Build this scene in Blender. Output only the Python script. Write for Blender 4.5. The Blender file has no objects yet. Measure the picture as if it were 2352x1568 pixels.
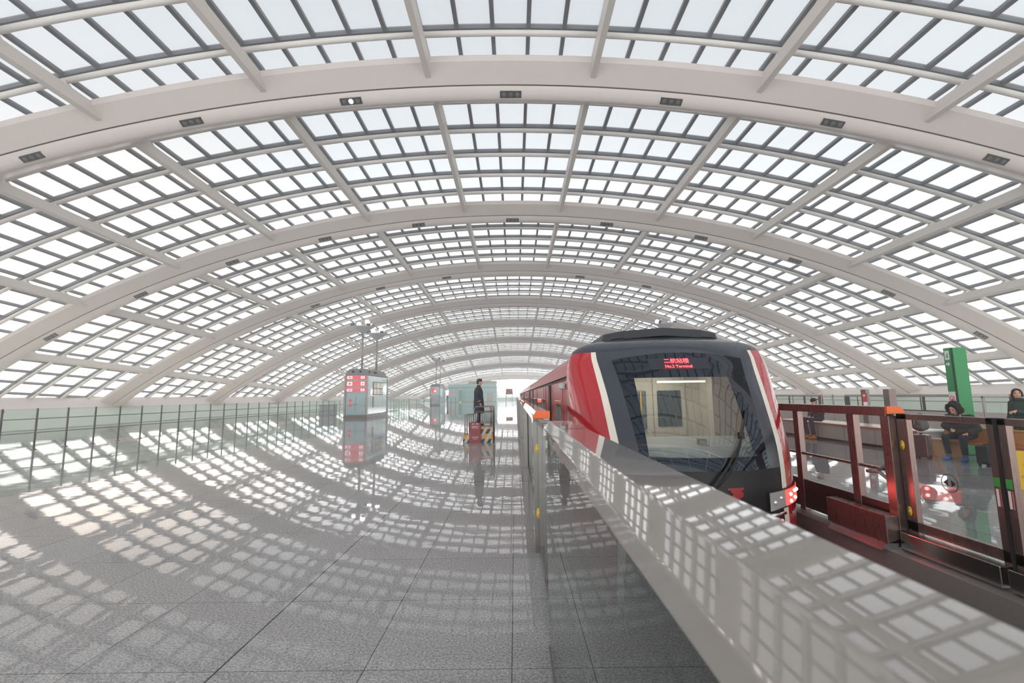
import bpy, math, random
from mathutils import Vector, Matrix
random.seed(7)
SC = bpy.context.scene
COL = SC.collection
PI = math.pi
R = math.radians

# ------------------------------------------------------------------ materials
def nd(nt, kind, **kw):
    n = nt.nodes.new(kind)
    for k, v in kw.items():
        if k.startswith('i_'):
            n.inputs[k[2:].replace('_', ' ')].default_value = v
        else:
            setattr(n, k, v)
    return n

def mth(nt, op, a, b=None, c=None):
    n = nt.nodes.new('ShaderNodeMath'); n.operation = op
    for i, v in enumerate((a, b, c)):
        if v is None: continue
        if isinstance(v, (int, float)): n.inputs[i].default_value = v
        else: nt.links.new(v, n.inputs[i])
    return n.outputs[0]

def mixc(nt, fac, a, b):
    n = nt.nodes.new('ShaderNodeMix'); n.data_type = 'RGBA'
    ia, ib, f = n.inputs[6], n.inputs[7], n.inputs[0]
    for s, v in ((f, fac), (ia, a), (ib, b)):
        if isinstance(v, (int, float)): s.default_value = v
        elif isinstance(v, tuple): s.default_value = (*v, 1.0) if len(v) == 3 else v
        else: nt.links.new(v, s)
    return n.outputs[2]

def lin(r, g, b):
    f = lambda c: (c / 255 / 12.92) if c / 255 <= .04045 else ((c / 255 + .055) / 1.055) ** 2.4
    return (f(r), f(g), f(b))

def base_mat(name):
    m = bpy.data.materials.new(name); m.use_nodes = True
    nt = m.node_tree
    return m, nt, nt.nodes['Principled BSDF']

def pm(name, col, rough=.5, metal=0.0, noise=0.0, nscale=8.0, emit=None, estr=0.0, coat=0.0, ior=1.5, spec=.5, stretch=None, alpha=1.0):
    """A plain material; noise gives a slight tonal unevenness of the surface itself."""
    m, nt, b = base_mat(name)
    b.inputs['Base Color'].default_value = (*col, 1)
    b.inputs['Roughness'].default_value = rough
    b.inputs['Metallic'].default_value = metal
    b.inputs['IOR'].default_value = ior
    b.inputs['Coat Weight'].default_value = coat
    b.inputs['Coat Roughness'].default_value = .04
    b.inputs['Specular IOR Level'].default_value = spec
    b.inputs['Alpha'].default_value = alpha
    if noise:
        tc = nd(nt, 'ShaderNodeTexCoord')
        mp = nd(nt, 'ShaderNodeMapping')
        if stretch: mp.inputs['Scale'].default_value = stretch
        nt.links.new(tc.outputs['Object'], mp.inputs[0])
        nz = nd(nt, 'ShaderNodeTexNoise'); nz.inputs['Scale'].default_value = nscale; nz.inputs['Detail'].default_value = 4
        nt.links.new(mp.outputs[0], nz.inputs['Vector'])
        lo = tuple(c * (1 - noise) for c in col); hi = tuple(min(1, c * (1 + noise)) for c in col)
        nt.links.new(mixc(nt, nz.outputs[0], lo, hi), b.inputs['Base Color'])
        nt.links.new(mth(nt, 'MULTIPLY_ADD', nz.outputs[0], rough * .3, rough * .85), b.inputs['Roughness'])
    if emit:
        b.inputs['Emission Color'].default_value = (*emit, 1)
        b.inputs['Emission Strength'].default_value = estr
    return m

def glass_mat(name, tint, refl=1.0, base=.04, dirt=0.0):
    """Thin pane: clear with a Fresnel mirror reflection."""
    m = bpy.data.materials.new(name); m.use_nodes = True
    nt = m.node_tree; nt.nodes.clear()
    out = nd(nt, 'ShaderNodeOutputMaterial')
    tr = nd(nt, 'ShaderNodeBsdfTransparent'); tr.inputs[0].default_value = (*tint, 1)
    gl = nd(nt, 'ShaderNodeBsdfGlossy'); gl.inputs['Roughness'].default_value = 0.01
    gl.inputs[0].default_value = (.95, .97, .96, 1)
    lw = nd(nt, 'ShaderNodeLayerWeight'); lw.inputs[0].default_value = .5
    f = mth(nt, 'MULTIPLY_ADD', mth(nt, 'POWER', lw.outputs[1], 4.5), .8, .035 * refl)
    mx = nd(nt, 'ShaderNodeMixShader')
    nt.links.new(f, mx.inputs[0]); nt.links.new(tr.outputs[0], mx.inputs[1]); nt.links.new(gl.outputs[0], mx.inputs[2])
    last = mx.outputs[0]
    if dirt:
        df = nd(nt, 'ShaderNodeBsdfDiffuse'); df.inputs[0].default_value = (.8, .84, .82, 1)
        m2 = nd(nt, 'ShaderNodeMixShader'); m2.inputs[0].default_value = dirt
        nt.links.new(last, m2.inputs[1]); nt.links.new(df.outputs[0], m2.inputs[2]); last = m2.outputs[0]
    nt.links.new(last, out.inputs[0])
    return m

M = {}
M['arch'] = pm('arch_white_paint', lin(220, 212, 207), .45, noise=.035, nscale=.6, stretch=(6, 6, .25))
M['purlin'] = pm('purlin_paint', lin(224, 217, 210), .5, noise=.06, nscale=1.5, stretch=(2, .3, 2))
M['tube'] = pm('tube_paint', lin(224, 220, 215), .4)
M['seam'] = pm('arch_seam', lin(70, 66, 62), .7)
M['bar'] = pm('glazing_bar_grey', lin(108, 110, 114), .45, noise=.04, nscale=.8)
M['curb'] = pm('curb_beige', lin(222, 212, 204), .6, noise=.04, nscale=1.2)
M['ledge'] = pm('ledge_cream', lin(226, 224, 210), .5, noise=.03, nscale=.5)
M['steel'] = pm('brushed_steel', lin(196, 195, 194), .22, metal=1.0, noise=.06, nscale=30, stretch=(30, 1, 30))
M['steel_dark'] = pm('dark_steel', lin(120, 118, 116), .3, metal=1.0, noise=.06, nscale=24, stretch=(1, 1, .1))
M['steel_post'] = pm('post_steel', lin(132, 130, 128), .34, metal=.8, noise=.08, nscale=20, stretch=(1, 1, .08))
M['steel_red_sheen'] = pm('red_sheen_steel', lin(138, 116, 112), .28, metal=.8, noise=.03, nscale=20, stretch=(1, 1, .08))  # grey steel; the train's red reflection is put into the brown base colour
M['black'] = pm('black_rubber', lin(22, 22, 23), .55)
M['black_gloss'] = pm('black_gloss', lin(10, 12, 18), .03, ior=1.65)
M['black_gloss'].node_tree.nodes['Principled BSDF'].inputs['Specular Tint'].default_value = (.62, .78, 1.0, 1)
M['orange'] = pm('orange_cap', lin(226, 96, 8), .35, noise=.04, nscale=14)
M['yellow'] = pm('yellow_sticker', lin(240, 190, 8), .4)
M['white'] = pm('white_plastic', lin(236, 236, 234), .4)
M['green'] = pm('green_sign', lin(20, 148, 78), .3, noise=.03, nscale=3)
M['green_sticker'] = pm('green_sticker', lin(60, 160, 70), .4)
M['red'] = pm('train_red', lin(176, 12, 32), .16, coat=.8, noise=.02, nscale=2)
M['red_body'] = pm('train_body_red', lin(178, 40, 46), .32, noise=.03, nscale=2, spec=.35)
M['stripe'] = pm('train_cream_stripe', lin(226, 220, 208), .3)
M['mask'] = pm('train_mask', lin(52, 58, 68), .2, coat=.3)
M['mask_low'] = pm('train_lower_front', lin(24, 24, 26), .42, spec=.3)
M['skin'] = pm('skin', lin(214, 160, 132), .5, noise=.04, nscale=12)
M['hair'] = pm('hair_black', lin(26, 23, 22), .45, noise=.3, nscale=60, stretch=(1, 1, .2))
M['glass'] = glass_mat('barrier_glass', (.95, .97, .96))
M['glass_shaded'] = glass_mat('shade_tinted_glass', (.5, .53, .52), 2.2)  # shade of the gap behind the near glass, put into its tint
M['glass_green'] = glass_mat('railing_glass', (.88, .945, .925), dirt=.05)
M['glass_car'] = glass_mat('car_window_glass', (.45, .5, .5), 1.6)

# ------------------------------------------------------------------ mesh builder
class MB:
    def __init__(self):
        self.v = []; self.f = []; self.m = []; self.s = []
    def add(self, vs, fs, m=0, smooth=False):
        o = len(self.v)
        self.v += [tuple(p) for p in vs]
        for f in fs:
            self.f.append(tuple(i + o for i in f)); self.m.append(m); self.s.append(smooth)
        return self
    def box(self, x0, x1, y0, y1, z0, z1, m=0):
        vs = [(x, y, z) for z in (z0, z1) for y in (y0, y1) for x in (x0, x1)]
        return self.add(vs, [(0, 2, 3, 1), (4, 5, 7, 6), (0, 1, 5, 4), (2, 6, 7, 3), (0, 4, 6, 2), (1, 3, 7, 5)], m)
    def hull8(self, bot, top, m=0):
        """bot, top: 4 corners each, counter-clockwise from above."""
        vs = list(bot) + list(top)
        return self.add(vs, [(3, 2, 1, 0), (4, 5, 6, 7), (0, 1, 5, 4), (1, 2, 6, 5), (2, 3, 7, 6), (3, 0, 4, 7)], m)
    def prism(self, poly, axis, a0, a1, m=0, smooth=False):
        """poly: 2-D points in the two other axes (in x,y,z order); closed with end faces."""
        def P(p, a):
            if axis == 'x': return (a, p[0], p[1])
            if axis == 'y': return (p[0], a, p[1])
            return (p[0], p[1], a)
        n = len(poly)
        vs = [P(p, a0) for p in poly] + [P(p, a1) for p in poly]
        fs = [(i, (i + 1) % n, n + (i + 1) % n, n + i) for i in range(n)]
        self.add(vs, fs, m, smooth)
        o = len(self.v) - 2 * n
        self.f.append(tuple(o + i for i in range(n))[::-1]); self.m.append(m); self.s.append(False)
        self.f.append(tuple(o + n + i for i in range(n))); self.m.append(m); self.s.append(False)
        return self
    def tube(self, pts, r, n=10, m=0, cap=True, flat=1.0):
        """sweep of a circle along points; r a number or one per point."""
        pts = [Vector(p) for p in pts]
        rs = r if isinstance(r, (list, tuple)) else [r] * len(pts)
        vs = []; up = None
        for i, p in enumerate(pts):
            a = pts[max(i - 1, 0)]; b = pts[min(i + 1, len(pts) - 1)]
            t = (b - a).normalized()
            if up is None:
                up = Vector((0, 0, 1)) if abs(t.z) < .9 else Vector((1, 0, 0))
            x = t.cross(up)
            if x.length < 1e-5: x = t.cross(Vector((0, 1, 0)))
            x.normalize(); y = x.cross(t).normalized(); up = y
            for k in range(n):
                c = 2 * PI * k / n
                vs.append(p + x * (math.cos(c) * rs[i]) + y * (math.sin(c) * rs[i] * flat))
        fs = []
        for i in range(len(pts) - 1):
            for k in range(n):
                fs.append((i * n + k, i * n + (k + 1) % n, (i + 1) * n + (k + 1) % n, (i + 1) * n + k))
        self.add(vs, fs, m, True)
        if cap:
            o = len(self.v) - len(vs); L = (len(pts) - 1) * n
            self.f.append(tuple(o + k for k in range(n))[::-1]); self.m.append(m); self.s.append(False)
            self.f.append(tuple(o + L + k for k in range(n))); self.m.append(m); self.s.append(False)
        return self
    def lathe(self, prof, c=(0, 0, 0), n=24, m=0, axis='z'):
        """prof: (radius, height) list around an axis through c."""
        vs = []
        for (r, h) in prof:
            for k in range(n):
                a = 2 * PI * k / n
                p = (r * math.cos(a), r * math.sin(a), h)
                if axis == 'x': p = (p[2], p[0], p[1])
                if axis == 'y': p = (p[1], p[2], p[0])
                vs.append((p[0] + c[0], p[1] + c[1], p[2] + c[2]))
        fs = []
        for i in range(len(prof) - 1):
            for k in range(n):
                fs.append((i * n + k, i * n + (k + 1) % n, (i + 1) * n + (k + 1) % n, (i + 1) * n + k))
        self.add(vs, fs, m, True)
        o = len(self.v) - len(vs); L = (len(prof) - 1) * n
        if prof[0][0] > 1e-4:
            self.f.append(tuple(o + k for k in range(n))[::-1]); self.m.append(m); self.s.append(False)
        if prof[-1][0] > 1e-4:
            self.f.append(tuple(o + L + k for k in range(n))); self.m.append(m); self.s.append(False)
        return self
    def ball(self, c, r, n=16, k=10, m=0):
        rx, ry, rz = r if isinstance(r, (tuple, list)) else (r, r, r)
        vs = []
        for i in range(k + 1):
            t = PI * i / k
            for j in range(n):
                a = 2 * PI * j / n
                vs.append((c[0] + rx * math.sin(t) * math.cos(a), c[1] + ry * math.sin(t) * math.sin(a), c[2] - rz * math.cos(t)))
        fs = [(i * n + j, i * n + (j + 1) % n, (i + 1) * n + (j + 1) % n, (i + 1) * n + j) for i in range(k) for j in range(n)]
        return self.add(vs, fs, m, True)
    def grid(self, rows, m=0, smooth=True, flip=False):
        nr, nc = len(rows), len(rows[0])
        vs = [p for r in rows for p in r]
        fs = []
        for i in range(nr - 1):
            for j in range(nc - 1):
                q = (i * nc + j, i * nc + j + 1, (i + 1) * nc + j + 1, (i + 1) * nc + j)
                fs.append(q[::-1] if flip else q)
        return self.add(vs, fs, m, smooth)
    def xf(self, mat, start=0):
        for i in range(start, len(self.v)):
            self.v[i] = tuple(mat @ Vector(self.v[i]))
        return self
    def build(self, name, mats, parent=None, bevel=0.0, seg=2, world=False, solid=0.0, remesh=0.0, smooth_it=0, weld=False):
        if not isinstance(mats, (list, tuple)): mats = [mats]
        vs = self.v
        if world and parent is not None:
            l = parent.matrix_local.translation if parent.parent is None else Vector((0, 0, 0))
            q = parent
            l = Vector((0, 0, 0))
            while q is not None:
                l = l + Vector(q.location); q = q.parent
            vs = [(p[0] - l[0], p[1] - l[1], p[2] - l[2]) for p in vs]
        me = bpy.data.meshes.new(name)
        me.from_pydata(vs, [], self.f)
        for mt in mats: me.materials.append(mt)
        me.polygons.foreach_set('material_index', self.m)
        me.polygons.foreach_set('use_smooth', self.s)
        me.validate(); me.update()
        o = bpy.data.objects.new(name, me); COL.objects.link(o)
        if parent is not None: o.parent = parent
        if remesh:
            r = o.modifiers.new('fuse', 'REMESH'); r.mode = 'VOXEL'; r.voxel_size = remesh; r.use_smooth_shade = True
            if smooth_it:
                s = o.modifiers.new('soften', 'SMOOTH'); s.iterations = smooth_it; s.factor = .5
        if solid:
            s = o.modifiers.new('thickness', 'SOLIDIFY'); s.thickness = solid; s.offset = 0
        if bevel:
            b = o.modifiers.new('edge', 'BEVEL'); b.width = bevel; b.segments = seg; b.limit_method = 'ANGLE'; b.angle_limit = R(35)
        return o

def tag(o, label=None, cat=None, group=None, kind=None):
    if label: o['label'] = label
    if cat: o['category'] = cat
    if group: o['group'] = group
    if kind: o['kind'] = kind
    return o

def thing(name, label, cat, loc=(0, 0, 0), rz=0.0, group=None):
    o = bpy.data.objects.new(name, None); COL.objects.link(o)
    o.empty_display_size = .2
    o.location = loc; o.rotation_euler = (0, 0, rz)
    return tag(o, label, cat, group)

def dup(o, loc=None, rz=None, label=None, parent=None):
    """a thing with copies of its parts and sub-parts"""
    c = o.copy(); COL.objects.link(c)
    if parent is not None: c.parent = parent
    if loc is not None: c.location = loc
    if rz is not None: c.rotation_euler = (0, 0, rz)
    if label: c['label'] = label
    for ch in list(o.children):
        dup(ch, parent=c)
    return c

def text_mesh(name, s, size, mat, parent, loc, rot, depth=.002, align='CENTER'):
    cu = bpy.data.curves.new(name + '_curve', 'FONT')
    cu.body = s; cu.size = size; cu.align_x = align; cu.align_y = 'CENTER'; cu.extrude = depth
    t = bpy.data.objects.new(name + '_tmp', cu); COL.objects.link(t)
    dg = bpy.context.evaluated_depsgraph_get()
    me = bpy.data.meshes.new_from_object(t.evaluated_get(dg))
    bpy.data.objects.remove(t, do_unlink=True)
    me.name = name
    me.materials.clear(); me.materials.append(mat)
    o = bpy.data.objects.new(name, me); COL.objects.link(o)
    o.parent = parent; o.location = loc; o.rotation_euler = rot
    return o

ORD = ['first', 'second', 'third', 'fourth', 'fifth', 'sixth', 'seventh', 'eighth', 'ninth', 'tenth', 'eleventh', 'twelfth', 'thirteenth', 'fourteenth']

# ------------------------------------------------------------------ camera
EYE = 1.72
def setup_camera():
    F, VX, VY, roll = 1035.0, 1183.0 - 1176.0, 908.0 - 784.0, -0.014
    Yc = Vector((VX, VY, F)).normalized()
    e = Vector((1, roll, 0)); Xc = (e - e.dot(Yc) * Yc).normalized()
    Zc = Xc.cross(Yc)
    if Zc.y > 0: Zc = -Zc
    Rm = Matrix((Xc, Yc, Zc))                 # world = Rm @ cam (x right, y down, z forward)
    right = Rm @ Vector((1, 0, 0)); down = Rm @ Vector((0, 1, 0)); fwd = Rm @ Vector((0, 0, 1))
    cam = bpy.data.cameras.new('camera'); o = bpy.data.objects.new('camera', cam); COL.objects.link(o)
    cam.sensor_width = 36; cam.lens = F / 2352 * 36; cam.clip_start = .05; cam.clip_end = 2000
    m = Matrix((right, -down, -fwd)).transposed().to_4x4(); m.translation = (0, 0, EYE)
    o.matrix_world = m
    cam.dof.use_dof = True; cam.dof.focus_distance = 14; cam.dof.aperture_fstop = 4.0
    SC.camera = o
setup_camera()
SC.view_settings.view_transform = 'Standard'; SC.view_settings.look = 'None'
SC.view_settings.exposure = 0.0; SC.view_settings.gamma = 1.0; SC.view_settings.use_curve_mapping = False
SC.cycles.max_bounces = 10; SC.cycles.diffuse_bounces = 4; SC.cycles.glossy_bounces = 5
SC.cycles.transparent_max_bounces = 24; SC.cycles.caustics_reflective = False; SC.cycles.caustics_refractive = False
SC.cycles.sample_clamp_indirect = 6.0

# ------------------------------------------------------------------ sky
BACKLIGHT = 3.6
def setup_world():
    w = bpy.data.worlds.new('overcast_sky'); SC.world = w; w.use_nodes = True
    nt = w.node_tree; bg = nt.nodes['Background']
    tc = nd(nt, 'ShaderNodeTexCoord'); sx = nd(nt, 'ShaderNodeSeparateXYZ')
    nt.links.new(tc.outputs['Generated'], sx.inputs[0])
    rp = nd(nt, 'ShaderNodeValToRGB')
    nt.links.new(sx.outputs[2], rp.inputs[0])
    e = rp.color_ramp.elements
    e[0].position = 0.0; e[0].color = (3.1, 3.07, 3.03, 1)
    e[1].position = .16; e[1].color = (2.6, 2.58, 2.55, 1)
    for p, c in ((.29, (1.2, 1.2, 1.2, 1)), (.45, (.98, 1.0, 1.02, 1)), (.7, (.8, .83, .86, 1))):
        x = e.new(p); x.color = c
    # the sky is brightest low over the open end of the hall
    ahead = mth(nt, 'POWER', mth(nt, 'MAXIMUM', sx.outputs[1], 0.0), 6.0)
    low = mth(nt, 'POWER', mth(nt, 'SUBTRACT', 1.0, mth(nt, 'ABSOLUTE', sx.outputs[2])), 3.0)
    vm = nd(nt, 'ShaderNodeVectorMath', operation='SCALE')
    nt.links.new(rp.outputs[0], vm.inputs[0])
    nt.links.new(mth(nt, 'MULTIPLY_ADD', mth(nt, 'MULTIPLY', ahead, low), BACKLIGHT, 1.0), vm.inputs[3])
    # a faint warm patch where the sun stands behind the cloud
    dt = nd(nt, 'ShaderNodeVectorMath', operation='DOT_PRODUCT'); nt.links.new(tc.outputs['Generated'], dt.inputs[0])
    dt.inputs[1].default_value = Vector((-.84, 1.0, .26)).normalized()
    lobe = mth(nt, 'POWER', mth(nt, 'MAXIMUM', dt.outputs['Value'], 0.0), 60.0)
    vt = nd(nt, 'ShaderNodeVectorMath', operation='MULTIPLY'); nt.links.new(vm.outputs[0], vt.inputs[0]); vt.inputs[1].default_value = (1.5, 1.22, 1.0)
    nt.links.new(mixc(nt, lobe, vm.outputs[0], vt.outputs[0]), bg.inputs[0])
    bg.inputs[1].default_value = 1.25
setup_world()
# ------------------------------------------------------------------ the vault
DY = 15.5
Y0 = 20.77                                   # lip of arch 1
ARX = {-3: (-1.7, 82.4, 15.3), -2: (-1.7, 82.4, 15.8), -1: (-1.7, 82.4, 16.1), 0: (-1.7, 82.4, 16.22),
       1: (-1.67, 82.4, 16.21), 2: (-.99, 76.6, 16.05), 3: (-.66, 75.0, 15.72), 4: (-.35, 75.0, 15.13), 5: (-.2, 75.0, 14.41),
       6: (0, 75.0, 13.21), 7: (0, 75.0, 11.69), 8: (0, 75.0, 9.79), 9: (0, 75.0, 6.85)}
def arch_y(n): return Y0 + (n - 1) * DY
def vparams(Y):
    t = (Y - Y0) / DY + 1
    n = max(-3, min(8, math.floor(t))); f = max(0.0, min(1.0, t - n))
    a, b = ARX[n], ARX[n + 1]
    return [a[i] + (b[i] - a[i]) * f for i in range(3)]
def VP_(Y, s, rho):
    x0, Rr, zt = vparams(Y)
    a = math.asin(-x0 / Rr) + s / (Rr + .6)
    zc = zt - Rr
    return (x0 + (Rr + rho) * math.sin(a), Y, zc + (Rr + rho) * math.cos(a))
def s_at(Y, z, rho, side):
    x0, Rr, zt = vparams(Y)
    c = (z - (zt - Rr)) / (Rr + rho)
    if c >= 1: return 0.0
    return (side * math.acos(c) - math.asin(-x0 / Rr)) * (Rr + .6)

SEC = [(-1.5, 1.0), (-.66, .43), (-.63, .46), (-.60, .40), (-.42, .14), (-.22, .02), (-.08, 0), (.08, .06), (.3, .2), (.6, .4), (1.5, 1.0), (1.5, 1.3), (-1.5, 1.3)]
def arch(n):
    b = MB(); Y = arch_y(n)
    sl, sr = s_at(Y, .2, 0, -1), s_at(Y, .2, 0, 1)
    N = 72; rows = []
    for i in range(N + 1):
        s = sl + (sr - sl) * i / N
        x0, Rr, zt = vparams(Y)
        rows.append([(VP_(Y, s, r)[0], Y + d, VP_(Y, s, r)[2]) for d, r in SEC])
    L = len(SEC)
    vs = [p for r in rows for p in r]
    for i in range(N):
        for k in range(L):
            k2 = (k + 1) % L
            b.add([], []); b.f.append((i * L + k, (i + 1) * L + k, (i + 1) * L + k2, i * L + k2))
            b.m.append(1 if k in (1, 2) else 0); b.s.append(3 <= k <= 8)
    b.v = vs
    b.f.append(tuple(range(L))); b.m.append(0); b.s.append(False)
    b.f.append(tuple(N * L + k for k in range(L))[::-1]); b.m.append(0); b.s.append(False)
    o = b.build('roof_arch', [M['arch'], M['seam']])
    tag(o, '%s white roof arch from the camera end of the hall' % ORD[max(n, 0)] if n > 0 else None, None, None, 'structure')
    return o
for n in range(-2, 10):
    arch(n)

PS = 7.85
TUBE_OFF = [0.2, 2.1, 4.82, 7.54, 10.26, 12.98]
def purlin(b, n, k):
    s = (k + .5) * PS
    ya, yb = arch_y(n) + .5, arch_y(n + 1) - .85
    if VP_(yb, s, .6)[2] < 2.2 or VP_(ya, s, .6)[2] < 2.2: return False
    rows = []
    for i in range(7):
        Y = ya + (yb - ya) * i / 6
        rows.append([VP_(Y, s - .13, .62), VP_(Y, s + .13, .62), VP_(Y, s + .2, 1.2), VP_(Y, s - .2, 1.2)])
    vs = [p for r in rows for p in r]; fs = []
    for i in range(6):
        for q in range(4):
            fs.append((i * 4 + q, (i + 1) * 4 + q, (i + 1) * 4 + (q + 1) % 4, i * 4 + (q + 1) % 4))
    fs += [(0, 1, 2, 3), (27, 26, 25, 24)]
    b.add(vs, fs)
    for t in TUBE_OFF:                        # brackets under the tubes
        Y = arch_y(n) + t
        pb = [VP_(Y - .16, s - .2, 1.16), VP_(Y - .16, s + .2, 1.16), VP_(Y + .16, s + .2, 1.16), VP_(Y + .16, s - .2, 1.16)]
        pt = [VP_(Y - .1, s - .1, 1.42), VP_(Y - .1, s + .1, 1.42), VP_(Y + .1, s + .1, 1.42), VP_(Y + .1, s - .1, 1.42)]
        b.hull8(pb, pt)
    return True

def win(n, k, bt, bf, bp):
    """roof glazing between two arches and two purlins: tubes, bars, panes"""
    sa, sb = (k - .5) * PS, (k + .5) * PS
    ys = [arch_y(n) + t for t in TUBE_OFF] + [arch_y(n + 1) + .2]
    side = -1 if k < 0 else 1
    def clampS(Y, s):
        e = s_at(Y, 2.05, 1.9, side)
        if k == 0: e2 = s_at(Y, 2.05, 1.9, -1); return max(e2, min(s_at(Y, 2.05, 1.9, 1), s))
        return max(s, e) if k < 0 else min(s, e)
    if all(abs(clampS(Y, sa) - clampS(Y, sb)) < .02 for Y in ys): return False
    J = 5
    ss = [sa + (sb - sa) * j / J for j in range(J + 1)]
    for i, Y in enumerate(ys[:-1]):
        pts = []
        for s in ss:
            c = clampS(Y, s)
            if not pts or abs(c - pts[-1]) > .02: pts.append(c)
        if len(pts) >= 2:
            bt.tube([VP_(Y, c, 1.51) for c in pts], .13, 12)
            rows = []
            for c in pts:
                rows.append([VP_(Y - .1, c, 1.68), VP_(Y + .1, c, 1.68), VP_(Y + .1, c, 1.9), VP_(Y - .1, c, 1.9)])
            vs = [p for r in rows for p in r]; fs = []
            for a in range(len(rows) - 1):
                for q in range(4):
                    fs.append((a * 4 + q, (a + 1) * 4 + q, (a + 1) * 4 + (q + 1) % 4, a * 4 + (q + 1) % 4))
            bf.add(vs, fs)
    # longitudinal bars
    yy = []
    for i in range(len(ys) - 1): yy += [ys[i], (ys[i] + ys[i + 1]) / 2]
    yy.append(ys[-1])
    for s in ss[1:]:
        rows = [[VP_(Y, s - .09, 1.69), VP_(Y, s + .09, 1.69), VP_(Y, s + .09, 1.89), VP_(Y, s - .09, 1.89)] for Y in yy if abs(clampS(Y, s) - s) < .01]
        if len(rows) < 2: continue
        vs = [p for r in rows for p in r]; fs = []
        for a in range(len(rows) - 1):
            for q in range(4):
                fs.append((a * 4 + q, (a + 1) * 4 + q, (a + 1) * 4 + (q + 1) % 4, a * 4 + (q + 1) % 4))
        bf.add(vs, fs)
    # bottom rail of the lowest glazing
    if any(abs(clampS(Y, s) - s) > .01 for Y in yy for s in (sa, sb)):
        e = [clampS(Y, sb if k > 0 else sa) for Y in yy]
        rows = [[VP_(Y, c - .1, 1.6), VP_(Y, c + .1, 1.6), VP_(Y, c + .1, 2.0), VP_(Y, c - .1, 2.0)] for Y, c in zip(yy, e)]
        vs = [p for r in rows for p in r]; fs = []
        for a in range(len(rows) - 1):
            for q in range(4):
                fs.append((a * 4 + q, (a + 1) * 4 + q, (a + 1) * 4 + (q + 1) % 4, a * 4 + (q + 1) % 4))
        bf.add(vs, fs)
    bp.grid([[VP_(Y, clampS(Y, s), 1.83) for s in ss] for Y in yy], smooth=False, flip=True)
    return True

def pane_mat(name, tcol, fr):
    m = bpy.data.materials.new(name); m.use_nodes = True
    nt = m.node_tree; nt.nodes.clear()
    out = nd(nt, 'ShaderNodeOutputMaterial')
    tr = nd(nt, 'ShaderNodeBsdfTransparent'); tr.inputs[0].default_value = (*tcol, 1)
    tl = nd(nt, 'ShaderNodeBsdfTranslucent'); tl.inputs[0].default_value = (.9, .91, .92, 1)
    mx = nd(nt, 'ShaderNodeMixShader'); mx.inputs[0].default_value = fr
    nt.links.new(tr.outputs[0], mx.inputs[1]); nt.links.new(tl.outputs[0], mx.inputs[2])
    nt.links.new(mx.outputs[0], out.inputs[0])
    return m
M['pane'] = pane_mat('roof_pane', (.92, .925, .93), .35)
M['pane_frost'] = pane_mat('frosted_roof_pane', (.62, .64, .655), .18)

wi = 0
for n in range(-2, 9):
    if n <= -1:                               # behind the camera: seen only in reflections
        bt, bf, bp, bu = MB(), MB(), MB(), MB()
        for k in range(-6, 7): win(n, k, bt, bf, bp)
        for k in range(-6, 6): purlin(bu, n, k)
        root = tag(bf.build('ceiling', M['bar']), kind='structure')
        bt.build('tube', M['tube'], root); bp.build('pane', M['pane_frost'], root); bu.build('purlin', M['purlin'], root)
        continue
    for k in range(-6, 6):
        bu = MB()
        if purlin(bu, n, k):
            tag(bu.build('roof_purlin', M['purlin']), kind='structure')
    for k in range(-7, 8):
        bt, bf, bp = MB(), MB(), MB()
        if not win(n, k, bt, bf, bp) or not bf.v: continue
        wi += 1
        w = tag(bf.build('window_%d' % wi, M['bar']), kind='structure')
        if bt.v: bt.build('tube', M['tube'], w)
        bp.build('pane', M['pane_frost'] if n <= 2 and abs(k) <= 4 else M['pane'], w)

# end gable above the open portal
b = MB(); Y = arch_y(9) + 1.5
ss = [(-45 + 90 * i / 40) for i in range(41)]
b.grid([[VP_(Y, s, r) for s in ss] for r in (.2, 2.2)], smooth=False)
tag(b.build('trim_1', M['arch'], solid=.3), kind='structure')

# curbs under the glazing, sloping ledges, floors
def strip(name, mat, f0, f1, solid=0.0):
    ys = [-12 + 158 * i / 60 for i in range(61)]
    b = MB(); b.grid([[f0(Y), f1(Y)] for Y in ys], smooth=False)
    return tag(b.build(name, mat, solid=solid), kind='structure')
def xs(Y, z, side): return VP_(Y, s_at(Y, z, 1.7, side), 1.7)[0]
for side, nm in ((-1, 'left'), (1, 'right')):
    strip('wall_' + nm, M['curb'], lambda Y: (xs(Y, 2.15, side), Y, 2.15), lambda Y: (xs(Y, 2.15, side) - side * 1.6, Y, .95), .06)
    strip('ledge_slope', M['ledge'], lambda Y: (xs(Y, 2.15, side) - side * 1.4, Y, 1.0), lambda Y: (side * 30, Y, .02), .06)
b = MB(); b.box(-400, 400, 150, 900, -1.4, -1.2)
tag(b.build('ground', pm('outside_ground', lin(205, 203, 198), .8, noise=.05, nscale=.05)), kind='structure')

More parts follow.
